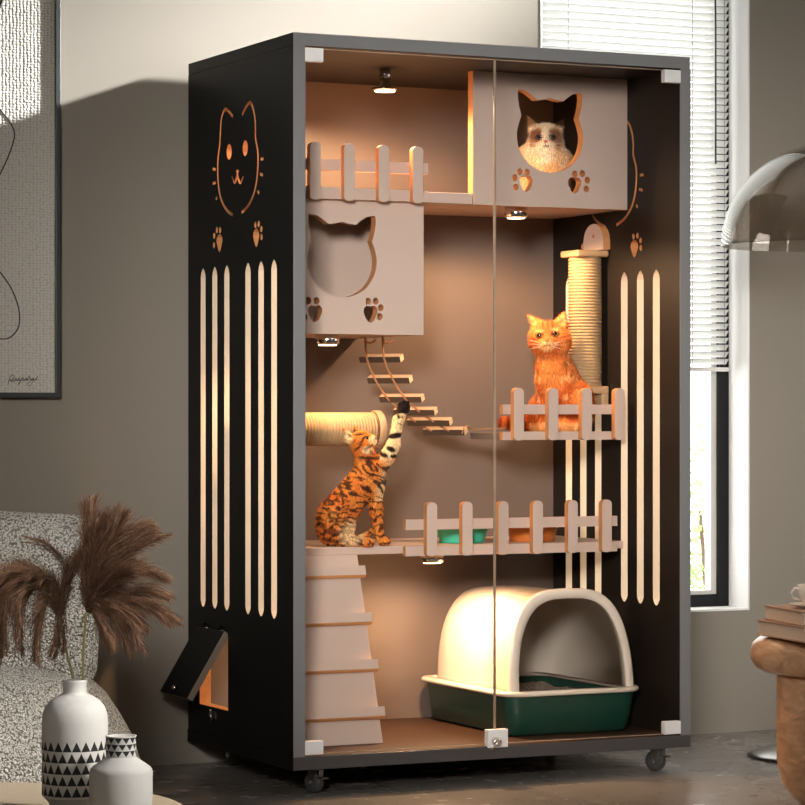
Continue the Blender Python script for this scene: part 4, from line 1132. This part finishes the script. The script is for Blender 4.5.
# ------------------------------------------------------------------ side table, books, cup
dS = 6.74; pS = dep(842, 806, dS); sS = dS/FP
stb = tag(empty('side_table', (pS.x, pS.y, 0)), 'burl wood mushroom side table with books at the right edge', 'side table')
b = MB(); b.lathe([(.07, 0), (.10, .005), (.125, .025), (.145, .06), (.155, .11), (.155, .30), (.155, .335)], n=56); b.build('pedestal', M['burl'], stb)
b = MB(); b.lathe([(.15, .318), (.185, .321), (.205, .332), (.216, .350), (.218, .368), (.212, .388), (.196, .402), (.17, .408), (.1, .409)], n=64); b.build('tabletop', M['burl'], stb)
def book(name, c, rz, w, l, h_, label):
    e = tag(empty(name, c, rz), label, 'book', 'books stacked on the side table')
    b_ = MB(); b_.box(-w/2, w/2, -l/2, l/2, 0, .003); b_.box(-w/2, w/2, -l/2, l/2, h_-.003, h_); b_.box(w/2-.003, w/2, -l/2, l/2, .003, h_-.003); b_.build('cover', M['cover'], e, bevel=.0008)
    boxo('pages', M['paper'], e, -w/2+.004, w/2-.003, -l/2+.003, l/2-.003, .003, h_-.003, bevel=0)
    return e
zB = .4095
def at_d(px, d_): q = dep(px, 412, d_); return q.x, q.y
cx_, cy_ = at_d(845, 6.66); book('book', (cx_, cy_, zB), R(YAW+18), .34, .25, .036, 'thick brown hardback book at the bottom of the stack')
cx_, cy_ = at_d(846, 6.66); book('book', (cx_, cy_, zB+.0365), R(YAW+14), .32, .24, .034, 'brown hardback book at the top of the stack, under the saucer')
cx_, cy_ = at_d(812, 6.62); zT = zB+.0365+.0345
sa = MB(); sa.lathe([(.02, 0), (.026, .001), (.050, .008), (.054, .011), (.050, .0115), (.026, .005)], n=40); sa = sa.build('saucer', M['porcelain'], None); sa.location = (cx_, cy_, zT); tag(sa, 'small pale saucer on the top book', 'saucer')
cu_ = tag(empty('cup', (cx_, cy_, zT+.0055)), 'small pale cup on the saucer at the right edge', 'cup')
b = MB(); b.lathe([(.016, 0), (.019, .003), (.030, .02), (.034, .05), (.032, .05), (.028, .02), (.014, .006)], n=40); b.build('cup_body', M['porcelain'], cu_)
b = MB(); b.tube([(-.028, 0, .038), (-.042, 0, .042), (-.050, 0, .032), (-.046, 0, .018), (-.028, 0, .014)], .003, 8)
o = b.build('handle', M['porcelain'], cu_); o.rotation_euler = (0, 0, R(YAW+8))

# ------------------------------------------------------------------ floor lamp
dL = 7.70; q = dep(826, 757, dL)
fl_ = tag(empty('floor_lamp', (q.x, q.y, 0)), 'floor lamp with smoked glass dome shade and chrome base at the right edge', 'floor lamp')
b = MB(); b.lathe([(.212, 0), (.214, .005), (.20, .014), (.15, .028), (.10, .044), (.05, .06), (.02, .07)], n=64); b.build('base', M['lampbase'], fl_)
b = MB(); b.lathe([(.011, .03), (.011, 1.60)], n=20); b.build('pole', M['chrome'], fl_)
zc = .94+(412-246)/FP*dL; rd = .285
b = MB(); pf = []
for k_ in range(19):
    a = PI/2*k_/18; pf.append((rd*math.cos(a)+.0001, zc+rd*.97*math.sin(a)))
pf2 = [(max(.0001, r_-.004*math.cos(PI/2*i/18)), z_-.004*math.sin(PI/2*i/18)) for i, (r_, z_) in enumerate(pf)]
b.lathe(pf+pf2[::-1]+[pf[0]], n=72, cap=False); b.build('lamp_shade', M['dome'], fl_)
b = MB(); b.sphere((0, 0, zc+.12), .045); b.build('bulb', M['porcelain'], fl_)
b = MB(); b.lathe([(.03, 1.60+.04), (.03, 1.665+.03), (.012, 1.69+.01)], n=24); b.lathe([(.011, 1.6), (.011, 1.66)], n=16); b.build('finial', M['chrome'], fl_)

# ------------------------------------------------------------------ light
wd = bpy.data.worlds.new('world'); sc.world = wd; wd.use_nodes = True
bg = wd.node_tree.nodes['Background']; bg.inputs[0].default_value = (1.0, .99, .97, 1); bg.inputs[1].default_value = 4
def area(name, loc, target, sx, sy, e, col=(1, 1, 1), spread=180):
    l = bpy.data.lights.new(name, 'AREA'); l.shape = 'RECTANGLE'; l.size = sx; l.size_y = sy; l.energy = e; l.color = col; l.spread = R(spread)
    o = bpy.data.objects.new(name, l); COL.objects.link(o); o.location = loc
    o.rotation_euler = (Vector(target)-Vector(loc)).to_track_quat('-Z', 'Y').to_euler(); return o
# unseen area light set to graze the wall from the right
dirv = Vector((-1, .25, -.34)).normalized()
tgt = Vector((-.1, .70, 1.98)); src = tgt-dirv*3.1
area('side_graze_light', src, tgt, .34, .34, 40, (.98, .99, .99), 24)
area('room_fill', (-1.0, -5.0, 2.8), (0.3, 0, .9), 2.6, 1.6, 5, (1, .95, .88))
area('right_fill', (1.9, -3.0, 2.8), (.5, 0, .9), 1.2, 1.0, 14, (1, .96, .9))
area('right_side_light', (2.9, -.9, 1.5), (1.4, .5, .5), .8, 1.2, 9, (1, .96, .9), 120)  # unseen light added to brighten the right wall and floor
area('front_key', (-3.3, -6.2, 2.5), (.48, .1, 1.1), 1.1, 1.1, 12, (1, .95, .90), 22)
area('table_fill', (.9, -4.3, 2.7), (-1.15, -1.6, .45), .5, .5, 7, (1, .95, .87), 26)  # unseen area light added to brighten the vases and armchair
